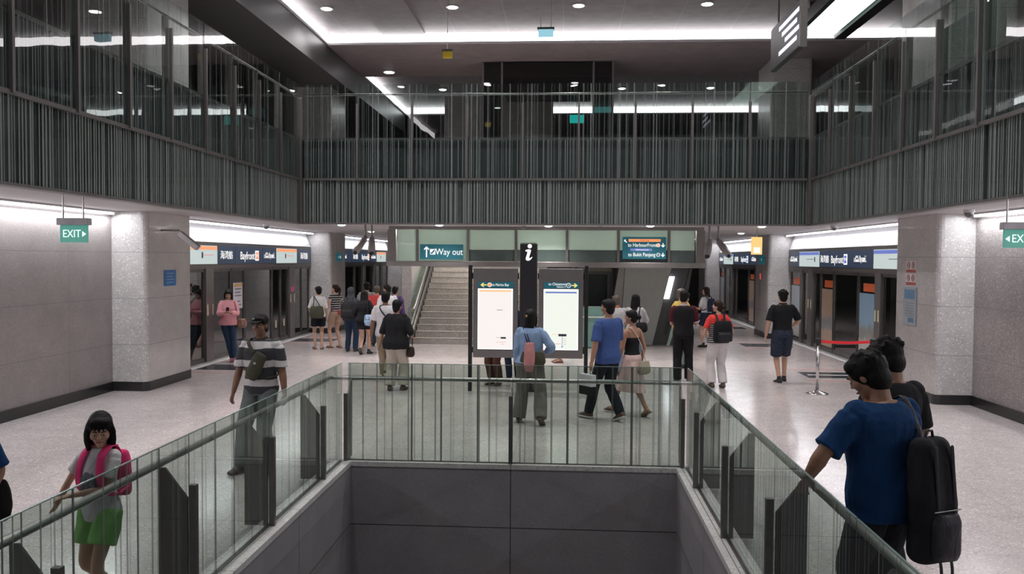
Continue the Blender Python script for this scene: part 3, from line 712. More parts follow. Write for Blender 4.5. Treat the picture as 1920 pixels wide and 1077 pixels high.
# far small signs on columns
o_ = obj('small_sign', MB().box(CL-.62, CL-.06, COLY[1]-.03, COLY[1]-.001, 2.25, 2.45), M_teal)
tag(o_, 'small dark teal sign on the left granite column by the hooded person', 'sign')
M_tealp = M_teal
bpy.data.objects.remove(o_)
t = thing('small_sign', 'small dark teal sign on the side of the left column behind the women', 'sign', (CL+.002, 26.4, 2.22))
obj('panel', MB().box(0, .02, -.35, .35, 0, .27), M_teal, t); text('wording', '← Lift', .13, M_letterd, face_m((.022, 0, .135), '+x'), t)
t = thing('small_sign', 'small dark teal sign on the side of the right column beyond the man in shorts', 'sign', (CR-.002, 26.3, 2.22))
obj('panel', MB().box(-.02, 0, -.35, .35, 0, .27), M_teal, t); text('wording', '→', .13, M_letterd, face_m((-.022, 0, .135), '-x'), t)
t = thing('notice_plate', 'narrow framed notice plate on the side of the far right column', 'notice', (CR-.002, 26.4, 1.25))
obj('plate', MB().box(-.02, 0, -.12, .12, 0, .8), mat('grey_plate', (.35, .38, .36), .4), t); obj('red_mark', MB().box(-.024, -.0205, -.07, .07, .5, .68), M_redlit, t)

# ------------------------------------------------------------------ staircase, its glass rail and flank wall
SX0, SX1, SY = -4.12, -.75, 22.65
NS, RI, GO = 20, .160, .29
st = thing('staircase', 'granite staircase with steel nosings going up left of the map boards', 'staircase', (SX0, SY, 0))
m = MB(); prof = [(0, 0)]
for k in range(NS): prof += [(k*GO, (k+1)*RI), ((k+1)*GO, (k+1)*RI)]
prof += [(NS*GO, 0)]
m.prism(prof, 0, SX1-SX0, 'x'); obj('steps', m, M_stair, st)
for k in range(NS): obj('nosing', MB().box(.0, SX1-SX0, k*GO-.006, k*GO+.035, (k+1)*RI-.012, (k+1)*RI+.003), M_steel, st)
sl = RI/GO
t = thing('stair_balustrade', 'green glass stair balustrade with bright steel handrail left of the staircase', 'glass balustrade', (SX0-.10, SY, 0))
m = MB(); m.prism([(-.15, .02), (-.15, .98), (.15, 1.05), (NS*GO, NS*RI+.98), (NS*GO, NS*RI), (.2, .05)], -.008, .008, 'x'); obj('glass_panel', m, M_glassgreen, t)
m = MB(); m.prism([(-.02, .0), (NS*GO, NS*RI-.1), (NS*GO, NS*RI+.18), (-.02, .26)], .02, .075, 'x'); obj('stringer', m, M_steelp, t)
obj('handrail', MB().tube([(.12, -.1, .96), (.12, .15, 1.02), (.12, NS*GO, NS*RI+.92)], .028, 12), M_steel, t, smooth=True)
for k in (0, 5, 10, 15): obj('rail_bracket', MB().cyl((.0, .2+k*GO, .93+k*RI), (.12, .2+k*GO, .98+k*RI), .012, 8), M_steel, t)
struct('wall_stair_right', MB().box(-.72, -.5, SY+.1, 29.0, 0, ZB), M_wall)
struct('wall_stair_far', MB().box(-4.5, -.5, 31.0, 31.2, 0, ZC-.01), M_wall)
area('stair_fill', (-2.5, 25.0, 4.85), 1.2, 1.2, 150, (1, .93, .85))  # fill added above the stairs to brighten them, no fitting
# plinth wall between stair and the far platform
struct('wall_hall_left', MB().box(SX0-.5, SX0-.22, SY+.9, 31.0, 0, ZB), M_col)
# wall behind the maps: lift front, grey panel
struct('wall_hall_far', MB().box(-.5, 1.45, 26.0, 26.2, 0, ZB), mat('hall_far_panel', (.15, .145, .14), .4))
t = thing('lift_door', 'dark steel lift door in the wall behind the right map board', 'lift', (.98, 25.97, 0))
obj('door_leaf', MB().box(-.28, .28, -.02, .0, 0.02, 1.86), mat('dark_lift_door', (.07, .085, .08), .25, .3), t)
obj('door_frame', MB().prism([(-.36, 0), (-.30, 0), (-.30, 1.88), (.30, 1.88), (.30, 0), (.36, 0), (.36, 1.94), (-.36, 1.94)], -.05, .0, 'y'), M_steelp, t)
obj('top_panel', MB().box(-.45, .45, -.03, .0, 1.96, 2.7), mat('brass_grey_panel', (.30, .27, .22), .3, .6), t)
for k, x in enumerate((-.3, .15, .32)):
    o_ = obj('dark_upright', MB().bbox(x-.04, x+.04, 25.4, 25.5, 0, ZB-.002, .008), M_black); tag(o_, ['dark upright behind the information pillar', 'dark upright beside the right map board', 'dark upright left of the lift door'][k], 'post')
t = thing('glass_parapet', 'low green glass parapet with a white rail behind the right map board', 'glass parapet', (.5, 22.2, 0))
obj('glass_panel', MB().box(-.95, .9, 0, .03, .02, 1.08), mat('mint_glass', (.22, .42, .36), .15, var=.04, coat=.8), t)
obj('top_strip', MB().box(-.95, .9, -.002, .032, 1.081, 1.10), M_steel, t)
obj('white_rail', MB().box(-.95, .9, -.05, -.02, .80, .835), lamp_mat('reflected_rail', (.85, .95, .92), .6) if False else mat('white_rail_paint', (.85, .88, .86), .3), t)
# escalator flank
t = thing('escalator_flank', 'grey sloping escalator enclosure with a slanting tube reflection behind the standing people', 'escalator', (2.1, 22.9, 0))
M_esc = mat('escalator_cladding', (.26, .265, .25), .4, .2, var=.05)
obj('side_panel', MB().prism([(-.62, .02), (.25, .02), (.80, 2.35), (-.48, 2.35)], 0, .25, 'y'), M_esc, t)
obj('side_panel', MB().prism([(-.63, .02), (-1.0, .02), (-.62, 2.35), (-.49, 2.35)], .02, .25, 'y'), M_steelp, t)
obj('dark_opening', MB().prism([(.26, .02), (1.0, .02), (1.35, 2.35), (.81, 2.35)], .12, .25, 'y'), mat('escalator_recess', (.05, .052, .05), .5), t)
obj('tube_reflection', MB().prism([(.56, 1.28), (.70, 1.28), (.84, 1.88), (.70, 1.88)], .04, .10, 'y'), lamp_mat('tube_reflection_glow', (.93, .9, 1.0), 6.0), t)  # glowing strip standing in for a tube's reflection on the cladding
obj('balustrade_glass', MB().prism([(.62, .02), (.70, .02), (1.02, 1.1), (.90, 1.1)], -.12, -.10, 'y'), mat('pale_balustrade', (.30, .40, .34), .2), t)
obj('handrail', MB().tube([(.60, -.11, .35), (.72, -.11, .75), (.92, -.11, 1.12), (1.25, -.11, 2.2)], .03, 10), M_black, t, smooth=True)
struct('wall_escalator', MB().box(1.5, 3.3, 24.6, 24.8, 0, ZB), mat('escalator_back', (.09, .09, .088), .5))

# ------------------------------------------------------------------ map boards and information pillar
PY = 14.7
M_board = mat('map_board_steel', (.22, .205, .205), .4, .7, var=.05)
def board(lab, x0, x1, side):
    xc = (x0+x1)/2; t = thing('map_board', lab, 'map board', (xc, PY, .6)); h = (x1-x0)/2
    obj('casing', MB().bbox(-h, h, -.06, .06, 0, 1.57, .012), M_board, t)
    glow = (1.0, .93, .90) if side < 0 else (.93, .98, .88)
    p = obj('lit_map', MB().box(-h+.085, h-.085, -.068, -.0605, .15, 1.21), lamp_mat('map_glow_left' if side < 0 else 'map_glow_right', glow, .80), t)
    fr_ = MB(); a, b, c, d = -h+.085, h-.085, .15, 1.21; q = .014
    for bb in ((a, b, c, c+q), (a, b, d-q, d), (a, a+q, c+q, d-q), (b-q, b, c+q, d-q)): fr_.box(bb[0], bb[1], -.071, -.0685, bb[2], bb[3])
    obj('bright_edge', fr_, lamp_mat('map_edge', (1, 1, .98), 1.6), p)
    if side < 0:
        obj('orange_band', MB().box(a+.03, b-.03, -.071, -.0685, 1.155, 1.185), lamp_mat('soft_orange', (1, .55, .25), .9), p)
        obj('map_line', MB().box(.03, .13, -.071, -.0685, .835, .842), M_ink, p)
        obj('map_box', MB().box(.10, .19, -.071, -.0685, .335, .365), M_ink, p)
        obj('map_line', MB().box(.02, .10, -.071, -.0685, .350, .354), mat('grey_ink', (.2, .2, .22), .5), p)
        obj('map_line', MB().box(.02, .19, -.071, -.0685, .272, .277), M_redlit, p)
        obj('map_mark', MB().box(.125, .14, -.071, -.0685, .235, .248), M_redlit, p)
    else:
        obj('blue_band', MB().box(a+.03, b-.03, -.071, -.0685, 1.14, 1.165), M_bluelit, p)
        obj('map_box', MB().box(-.04, .10, -.071, -.0685, .39, .43), M_ink, p)
        obj('map_line', MB().box(-.15, -.04, -.071, -.0685, .42, .424), M_orangelit, p)
        obj('map_line', MB().box(.022, .030, -.071, -.0685, .235, .39), M_bluelit, p)
        obj('map_line', MB().box(-.15, .0, -.071, -.0685, .255, .261), M_redlit, p)
        for k in range(4): obj('map_line', MB().box(.04, .10, -.071, -.0685, .35-.035*k, .353-.035*k), mat('grey_ink', (.2, .2, .22), .5), p)
        obj('map_mark', MB().cyl((.026, -.071, .21), (.026, -.0685, .21), .014, 12), M_bluelit, p)
    hd = obj('header_panel', MB().box(-h+.085, h-.07, -.072, -.0605, 1.225, 1.33), M_teal, t)
    m_y = lamp_mat('lit_yellow', (1, .75, .15), .9)
    if side < 0:
        ar = MB(); ar.prism([(-.26, 1.275), (-.21, 1.315), (-.195, 1.305), (-.222, 1.284), (-.15, 1.284), (-.15, 1.266), (-.222, 1.266), (-.195, 1.245), (-.21, 1.235)], -.076, -.0725, 'y'); obj('arrow', ar, m_y, hd)
        r_ = obj('line_ring', MB().cyl((-.10, -.0725, 1.277), (-.10, -.077, 1.277), .038, 20), M_letter, hd); obj('ring_face', MB().cyl((-.10, -.0771, 1.277), (-.10, -.079, 1.277), .030, 20), M_orangelit, r_)
        text('wording', 'to Marina Bay', .062, M_letter, face_m((.09, -.074, 1.277), '-y'), hd, sx=.85)
    else:
        text('wording', 'to Chinatown', .066, M_letter, face_m((-.06, -.074, 1.297), '-y'), hd, sx=.85)
        text('wording', 'Platform 4', .042, M_letter, face_m((.0, -.074, 1.249), '-y'), hd, sx=.85)
        r_ = obj('line_ring', MB().cyl((.13, -.0725, 1.277), (.13, -.077, 1.277), .042, 20), M_letter, hd); obj('ring_face', MB().cyl((.13, -.0771, 1.277), (.13, -.079, 1.277), .034, 20), M_teal, r_); text('ring_number', '12', .045, M_letter, face_m((.13, -.081, 1.277), '-y'), r_)
        ar = MB(); ar.prism([(.285, 1.277), (.235, 1.317), (.222, 1.306), (.248, 1.286), (.185, 1.286), (.185, 1.268), (.248, 1.268), (.222, 1.248), (.235, 1.237)], -.076, -.0725, 'y'); obj('arrow', ar, m_y, hd)
    for z in (.08, 1.38): 
        for xx in (-h, h): obj('clamp', MB().box(xx-.02 if xx < 0 else xx-.02, xx+.02, -.02, .045, z, z+.10), M_black, t)
board('lit map board under the sign to Marina Bay, left of the pillar', -1.61, -.83, -1)
board('lit map board under the sign to Chinatown, right of the pillar', -.46, .31, 1)
for x, lab in ((-1.665, 'black post holding the left map board at its outer side'), (.365, 'black post holding the right map board at its outer side')):
    o_ = obj('board_post', MB().bbox(x-.033, x+.033, PY-.035, PY+.035, 0, 2.22, .006), M_black); tag(o_, lab, 'post')
t = thing('information_pillar', 'black information pillar with a lit white letter i between the map boards', 'information pillar', (-.645, PY+.05, 0))
obj('shaft', MB().bbox(-.15, .15, -.09, .09, 0, 2.60, .012), mat('pillar_black', (.022, .020, .024), .35, var=.05), t)
i_ = MB(); i_.cyl((.02, -.094, 2.555), (.02, -.0905, 2.555), .036, 20)
i_.prism([(-.055, 2.485), (.0, 2.50), (.04, 2.49), (.038, 2.46), (.010, 2.37), (.012, 2.345), (.03, 2.345), (.062, 2.37), (.066, 2.36), (.03, 2.315), (-.01, 2.30), (-.045, 2.315), (-.048, 2.345), (-.02, 2.44), (-.022, 2.462), (-.05, 2.462)], -.094, -.0905, 'y')
obj('letter_i', i_, lamp_mat('lit_i', (1, .98, .95), 1.5), t)
obj('cap', MB().box(-.13, .13, -.07, .07, 2.6, 2.615), M_steel, t)

# ------------------------------------------------------------------ hanging things
def exit_sign(lab, x, y, arrow, xr):
    t = thing('exit_sign', lab, 'exit sign', (x, y, 2.50))
    g = lamp_mat('exit_green', (.0, .26, .19), .75)
    obj('housing', MB().bbox(-.20, .20, -.05, .05, .215, .30, .006), mat('sign_housing', (.35, .33, .35), .5), t)
    p = obj('lit_panel', MB().box(-.175, .175, -.012, .012, 0, .214), g, t)
    text('wording', 'EXIT', .135, lamp_mat('exit_letters', (.75, 1, .95), 1.1), face_m((-.025 if arrow > 0 else .03, -.0135, .105), '-y'), p, sx=.85)
    c = .135*arrow
    obj('arrow', MB().prism([(c-.025*arrow, .07), (c+.025*arrow, .105), (c-.025*arrow, .14)], -.016, -.0125, 'y'), lamp_mat('exit_letters', (.75, 1, .95), 1.1), p)
    for xx in xr: obj('hanger_rod', MB().cyl((xx, 0, .30), (xx, 0, ZB-2.50), .010, 8), M_steel, t)
exit_sign('green EXIT sign hanging in front of the left stone wall', -6.09, 10.1, 1, (-.14, .12))
exit_sign('green EXIT sign hanging at the right edge of the picture', 5.33, 10.3, -1, (-.14, .12))
# hanging exit light seen in the atrium and the little yellow marker
def hang(name, lab, cat, x, y, z0, w_, h_, m_, top=ZR, rods=(0,)):
    t = thing(name, lab, cat, (x, y, z0))
    obj('panel', MB().bbox(-w_/2, w_/2, -.04, .04, 0, h_, .004), m_, t)
    obj('cap', MB().box(-w_/2-.02, w_/2+.02, -.05, .05, h_+.001, h_+.05), M_steeld, t)
    for xx in rods: obj('hanger_rod', MB().cyl((xx, 0, h_+.05), (xx, 0, top-z0), .008, 8), M_steel, t)
    return t
hang('hanging_sign', 'pale blue lit sign hanging from the middle of the atrium ceiling', 'sign', -.51, 20.0, 7.56, .36, .17, lamp_mat('lit_pale_blue', (.35, .72, .85), .75), rods=(-.12, .12))
hang('hanging_marker', 'small yellow marker hanging from the ceiling left of the dark glass shaft', 'marker', -2.88, 20.3, 7.16, .22, .15, M_yellow, ZR)
hang('hanging_sign', 'small teal EXIT sign seen on the upper floor through the glass', 'exit sign', .35, 30.0, 7.15, .5, .28, lamp_mat('lit_teal', (.0, .45, .42), .9))
# big hanging display, side on
t = thing('hanging_display', 'dark hanging information display with bright lettering seen almost edge on', 'display', (3.70, 14.6, 5.72))
obj('casing', MB().bbox(-.05, .05, -.95, .95, 0, .75, .01), M_black, t)
obj('edge_trim', MB().bbox(-.055, .055, -1.0, -.955, -.02, .77, .004), M_steelp, t)
for k in range(4):
    z = .60-.14*k
    obj('lit_text_row', MB().box(-.0545, -.0505, -.9+.12*(k % 2), .35-.2*(k % 3), z-.035, z+.035), lamp_mat('lit_display_text', (.80, .80, 1), 1.3), t)
obj('hanger_rod', MB().cyl((0, -.6, .75), (0, -.6, ZR-5.72), .018, 10), M_steeld, t); obj('hanger_rod', MB().cyl((0, .6, .75), (0, .6, ZR-5.72), .018, 10), M_steeld, t)
t = thing('louvred_luminaire', 'long greenish louvred light running along the right of the atrium ceiling', 'light', (6.35, 13.0, 8.05))
obj('frame', MB().box(-.62, -.50, -9.4, 9.4, 0, .3).box(.50, .78, -9.4, 9.4, 0, .3), M_black, t)
for k in range(6): obj('lit_louvre', MB().box(-.44+k*.155, -.33+k*.155, -9.4, 9.4, .06, .10), lamp_mat('louvre_glow', (.75, 1.0, .88), 1.3), t)
obj('back_tray', MB().box(-.499, .499, -9.4, 9.4, .22, .29), M_steeld, t)
obj('hanger', MB().box(-.5, .5, 8.0, 8.05, .3, .55).box(-.5, .5, -8.0, -7.95, .3, .55), M_steeld, t)

# dark glass shaft hanging behind the far glass front
t = thing('glass_lift_shaft', 'dark teal glass lift shaft standing on the upper floor behind the far glass front', 'lift shaft', (-.59, 26.5, 4.905))
H_ = 3.38
for x in (-1.96, -1.38, 1.38, 1.96): obj('mullion', MB().box(x-.03, x+.03, -.93, -.87, 0, H_), M_steelp, t)
obj('glass_side', MB().box(-1.93, -1.41, -.905, -.895, .05, H_-.02), M_shaft, t); obj('glass_side', MB().box(1.41, 1.93, -.905, -.895, .05, H_-.02), M_shaft, t)
obj('dark_glass', MB().box(-1.35, 1.35, -.90, -.89, 2.45, H_-.02), M_shaft, t)
obj('glass_side', MB().box(-1.965, -1.955, -.86, .9, .05, H_-.02), M_shaft, t); obj('glass_side', MB().box(1.955, 1.965, -.86, .9, .05, H_-.02), M_shaft, t)
obj('head_box', MB().box(-1.34, 1.34, -.85, .85, 2.5, H_-.03), M_black, t)
obj('floor_plate', MB().box(-1.93, 1.93, -.86, .88, .0, .045), M_steeld, t)

# CCTV cameras
def cctv(lab, x, y, z, ang, rod=True, s=1.):
    t = thing('security_camera', lab, 'camera', (x, y, z), ang, 'security cameras')
    M_c = mat('camera_grey', (.30, .27, .27), .45, .3)
    if rod:
        obj('ceiling_rod', MB().cyl((0, 0, .02), (0, 0, ZB-z), .020*s, 10), M_steelp, t)
    obj('joint', MB().ell((0, 0, 0), .045*s, .045*s, .045*s), M_steelp, t, smooth=True)
    b_ = MB(); b_.tube([(0, -.02, -.03), (0, -.14*s, -.16*s), (0, -.24*s, -.27*s)], [.055*s, .065*s, .06*s], 14, ball=False); obj('body', b_, M_c, t, smooth=True)
    obj('lens', MB().ell((0, -.245*s, -.275*s), .045*s, .03*s, .045*s, n=14), M_black, t, smooth=True)
    return t
cctv('grey security camera hanging left of the glass header, turned left', -4.62, 19.2, 2.80, math.radians(-35), s=1.25)
cctv('grey security camera hanging left of the glass header, turned towards us', -4.42, 19.0, 2.78, math.radians(12), s=1.25)
cctv('grey security camera hanging right of the glass header, turned left', 3.22, 19.2, 2.76, math.radians(-18), s=1.25)
cctv('grey security camera hanging right of the glass header, turned right', 3.44, 19.3, 2.78, math.radians(40), s=1.25)
t = thing('security_camera', 'box security camera on an arm from the left granite column', 'camera', (CL+.002, 14.6, 2.80), 0, 'security cameras')
obj('wall_arm', MB().tube([(0, 0, .0), (.33, 0, .0), (.40, -.05, -.10)], .018, 10), M_steelp, t, smooth=True)
m_ = MB().bbox(-.055, .055, -.22, .22, -.05, .05, .012).mesh('m'); m_.transform(Matrix.Translation((.54, -.08, -.18)) @ Matrix.Rotation(math.radians(38), 4, 'Y') @ Matrix.Rotation(math.radians(90), 4, 'Z'))
obj('body', m_, mat('camera_grey', (.30, .27, .27), .45, .3), t)
for x, y, lab in ((-7.35, 13.5, 'left'), (6.1, 13.2, 'right')):
    pass
def dome(x, y, lab):
    t = thing('dome_camera', lab, 'camera', (x, y, ZB), 0, 'dome cameras')
    obj('base', MB().cyl((0, 0, 0), (0, 0, -.045), .08, 20), M_white, t); obj('dome', MB().ell((0, 0, -.05), .065, .065, .065), M_steeld, t, smooth=True)
dome(-7.1, 19.6, 'small dome fixture on the soffit over the left platform doors'); dome(6.0, 13.0, 'small dome fixture on the soffit beside the nearest right column')
dome(5.9, 19.0, 'small dome fixture on the soffit over the right platform doors'); dome(-.95, 19.0, 'small dome fixture above the lit i pillar'); dome(.75, 19.0, 'small dome fixture above the right map board')

# notices on the near columns
t = thing('notice', 'blue notice on the side of the nearest left granite column', 'notice', (CL+.002, 14.92, 1.80))
obj('sheet', MB().box(0, .006, -.23, .23, 0, .29), mat('blue_notice', (.03, .16, .42), .4), t)
for k in range(4): obj('text_line', MB().box(.0065, .008, -.14, .15-.05*(k % 2), .22-.055*k, .235-.055*k), mat('pale_blue_ink', (.25, .42, .65), .5), t)
for k, z in enumerate((2.14, 1.92)):
    t = thing('prohibition_sticker', ['upper', 'lower'][k]+' red and white prohibition sticker on the nearest right granite column', 'sticker', (CR-.002, 15.1, z), 0, 'prohibition stickers')
    obj('sheet', MB().box(-.004, 0, -.20, .20, 0, .20), mat('white_sticker', (.72, .70, .70), .4), t)
    obj('red_bar', MB().box(-.0065, -.0045, -.20, .20, 0, .05), M_red, t)
    for y in (-.1, .1): obj('red_ring', MB().tube([(-.0055, y+.055*math.cos(a*PI/8), .125+.055*math.sin(a*PI/8)) for a in range(17)], .008, 6, ball=False), M_red, t); 
    for y in (-.1, .1): obj('symbol', MB().box(-.0065, -.0045, y-.012, y+.012, .095, .155), M_ink, t)
t = thing('framed_notice', 'tall pale blue framed notice on the nearest right granite column', 'notice', (CR-.002, 15.1, 1.22))
obj('frame', MB().box(-.02, 0, -.27, .27, 0, .66), mat('notice_frame', (.38, .42, .46), .4), t)
obj('heading', MB().box(-.0225, -.0205, -.22, .22, .46, .62), mat('notice_blue', (.14, .26, .42), .4), t)
for k in range(6): obj('text_line', MB().box(-.0225, -.0205, -.20, .18, .38-.045*k, .39-.045*k), mat('notice_grey', (.22, .25, .28), .5), t)
obj('small_picture', MB().box(-.0225, -.0205, -.18, .05, .05, .13), mat('notice_blue', (.14, .26, .42), .4), t)
# amber hanging sign on the right platform
t = thing('hanging_sign', 'amber lit sign hanging over the far right platform', 'sign', (4.78, 21.5, 2.48))
obj('panel', MB().bbox(-.13, .13, -.04, .04, 0, .44, .006), lamp_mat('lit_amber', (1, .62, .18), .9), t)
obj('pictogram', MB().box(-.08, .08, -.046, -.0405, .04, .18), M_letter, t); obj('hanger', MB().box(-.01, .01, -.01, .01, .44, ZB-2.48), M_steel, t)

# belt barrier
t = thing('belt_barrier_post', 'chrome belt barrier post with a dished base on the right platform', 'barrier post', (4.42, 15.0, 0))
M_chrome = mat('chrome', (.62, .60, .60), .16, 1.0, var=.03)
obj('base', MB().loft([(Vector((0, 0, z)), Vector((r, 0, 0)), Vector((0, r, 0))) for r, z in ((.19, 0), (.19, .012), (.17, .022), (.10, .04), (.04, .055), (.03, .07))], 28), M_chrome, t, smooth=True)
obj('pole', MB().cyl((0, 0, .06), (0, 0, .90), .028, 18), M_chrome, t, smooth=True)
obj('belt_head', MB().bbox(-.045, .045, -.04, .04, .88, .975, .01), M_black, t)
t2 = dup(t, (5.36, 15.02, 0), 'second belt barrier post hidden behind the two men at the right')
b_ = MB(); n_ = 12; vs = []; fs = []
for k in range(n_+1):
    x, z = .046+.84*k/n_, .925-.02*math.sin(PI*k/n_)
    for dy, dz in ((-.002, -.025), (.002, -.025), (.002, .025), (-.002, .025)): vs.append((x, dy, z+dz))
for k in range(n_):
    for i in range(4): j = (i+1) % 4; fs.append((k*4+i, k*4+j, k*4+4+j, k*4+4+i))
fs += [(3, 2, 1, 0), tuple(n_*4+i for i in range(4))]; b_.add(vs, fs)
obj('belt', b_, mat('red_belt', (.75, .02, .03), .5), t, label='bright red retractable belt')
# ------------------------------------------------------------------ people
def cloth(name, col, rough=.9, var=.10, scale=5.):
    """woven cloth with soft folds"""
    if name in MATS: return MATS[name]
    m = mat(name, col, rough, var=var, scale=scale, spec=.25)
    nt = m.node_tree; b = nt.nodes['Principled BSDF']; co = tc(nt)
    mp = nt.nodes.new('ShaderNodeMapping'); mp.inputs['Scale'].default_value = (1, 1, .45); nt.links.new(co, mp.inputs[0])
    n = nt.nodes.new('ShaderNodeTexNoise'); n.inputs['Scale'].default_value = 14; n.inputs['Detail'].default_value = 3; n.inputs['Distortion'].default_value = .6
    nt.links.new(mp.outputs[0], n.inputs['Vector'])
    bp = nt.nodes.new('ShaderNodeBump'); bp.inputs['Strength'].default_value = .55; bp.inputs['Distance'].default_value = .03
    nt.links.new(n.outputs[0], bp.inputs['Height']); nt.links.new(bp.outputs[0], b.inputs['Normal']); return m
SK = {'a': mat('skin_light', (.52, .31, .22), .5, var=.05), 'b': mat('skin_tan', (.34, .18, .115), .5, var=.05), 'c': mat('skin_brown', (.20, .10, .062), .5, var=.05)}
H_BLACK = mat('black_hair', (.006, .005, .005), .6, spec=.2, var=.3, scale=30, bump=.3, bscale=60)
H_BROWN = mat('dark_brown_hair', (.022, .012, .008), .6, spec=.2, var=.3, scale=30, bump=.4, bscale=60)
H_GREY = mat('greyish_brown_hair', (.10, .075, .06), .5, var=.3, scale=30, bump=.4, bscale=60)
M_eye = mat('eye_dark', (.02, .012, .01), .15); M_eyew = mat('eye_white', (.6, .58, .55), .3); M_lip = mat('lip', (.36, .12, .10), .45)
MALE = [(.845, .150, .100, 0), (.92, .166, .114, -.004), (.98, .160, .112, 0), (1.06, .146, .102, .004), (1.14, .150, .104, .004), (1.24, .168, .112, .002), (1.33, .178, .112, 0), (1.385, .172, .098, -.005), (1.425, .125, .078, -.008), (1.458, .072, .062, -.006)]
FEM = [(.845, .155, .106, 0), (.92, .168, .118, -.006), (.98, .155, .108, 0), (1.06, .124, .090, .004), (1.14, .126, .094, .006), (1.24, .146, .116, .014), (1.32, .150, .104, .006), (1.38, .148, .088, -.004), (1.42, .110, .070, -.008), (1.455, .060, .054, -.006)]
def lerp_secs(tab, z):
    if z <= tab[0][0]: return tab[0][1:]
    for a, b in zip(tab, tab[1:]):
        if z <= b[0]:
            t = (z-a[0])/(b[0]-a[0]); t = t*t*(3-2*t)*.5+t*.5
            return tuple(a[i]+(b[i]-a[i])*t for i in (1, 2, 3))
    return tab[-1][1:]
def ik(a, t, l1, l2, pole):
    d = t-a; L = d.length; mx = (l1+l2)*.998
    if L > mx: t = a+d*(mx/L); d = t-a; L = mx
    L = max(L, abs(l1-l2)+.02)
    x = (l1*l1-l2*l2+L*L)/(2*L); h = math.sqrt(max(0, l1*l1-x*x)); u = d.normalized()
    p = pole-u*pole.dot(u); p = p.normalized() if p.length > 1e-5 else Vector((0, 1, 0))
    return a+u*x+p*h, t
def interp(pts, rads, m=4):
    """round the joint: resample a polyline with its radii (Catmull-Rom)"""
    P = []; R = []
    n = len(pts)
    for i in range(n-1):
        p0 = pts[max(0, i-1)]; p1 = pts[i]; p2 = pts[i+1]; p3 = pts[min(n-1, i+2)]
        for k in range(m):
            t = k/m; t2 = t*t; t3 = t2*t
            P.append(.5*((2*p1)+(p2-p0)*t+(2*p0-5*p1+4*p2-p3)*t2+(3*p1-p0-3*p2+p3)*t3)); R.append(rads[i]+(rads[i+1]-rads[i])*t)
    P.append(pts[-1]); R.append(rads[-1]); return P, R
def hand(mb, w, d, n, s, curl=25, k=1.):
    """w wrist, d pointing direction, n palm normal (fingers curl to it), s thumb side"""
    d = d.normalized(); n = (n-d*n.dot(d)).normalized(); s0 = d.cross(n).normalized(); s0 = s0 if s0.dot(s) > 0 else -s0
    mb.loft([(w+d*q*k, s0*a*k, n*b*k) for q, a, b in ((-.012, .024, .019), (.015, .028, .018), (.045, .038, .016), (.080, .041, .014), (.092, .036, .010))], 14)
    for off, L in ((.031, .068), (.011, .078), (-.010, .073), (-.030, .057)):
        p = w+d*.082*k+s0*off*k; a = math.radians(curl*.5); pts = [p-d*.02*k, p]; dd = d
        for q, fr_ in ((0, .45), (1, .31), (2, .24)):
            dd = d*math.cos(a)+n*math.sin(a)+s0*off*2.2; dd.normalize(); p = p+dd*L*fr_*k; pts.append(p); a += math.radians(curl)
        mb.tube(pts, [.0095*k, .0092*k, .0085*k, .0078*k, .0066*k], 8)
    p = w+d*.022*k+s0*.026*k; t = (d*.65+s0*.62+n*.35).normalized(); t2 = (d*.86+s0*.2+n*.42).normalized()
    mb.tube([p-t*.01*k, p+t*.035*k, p+t*.035*k+t2*.030*k, p+t*.035*k+t2*.055*k], [.014*k, .0125*k, .0105*k, .008*k], 8)

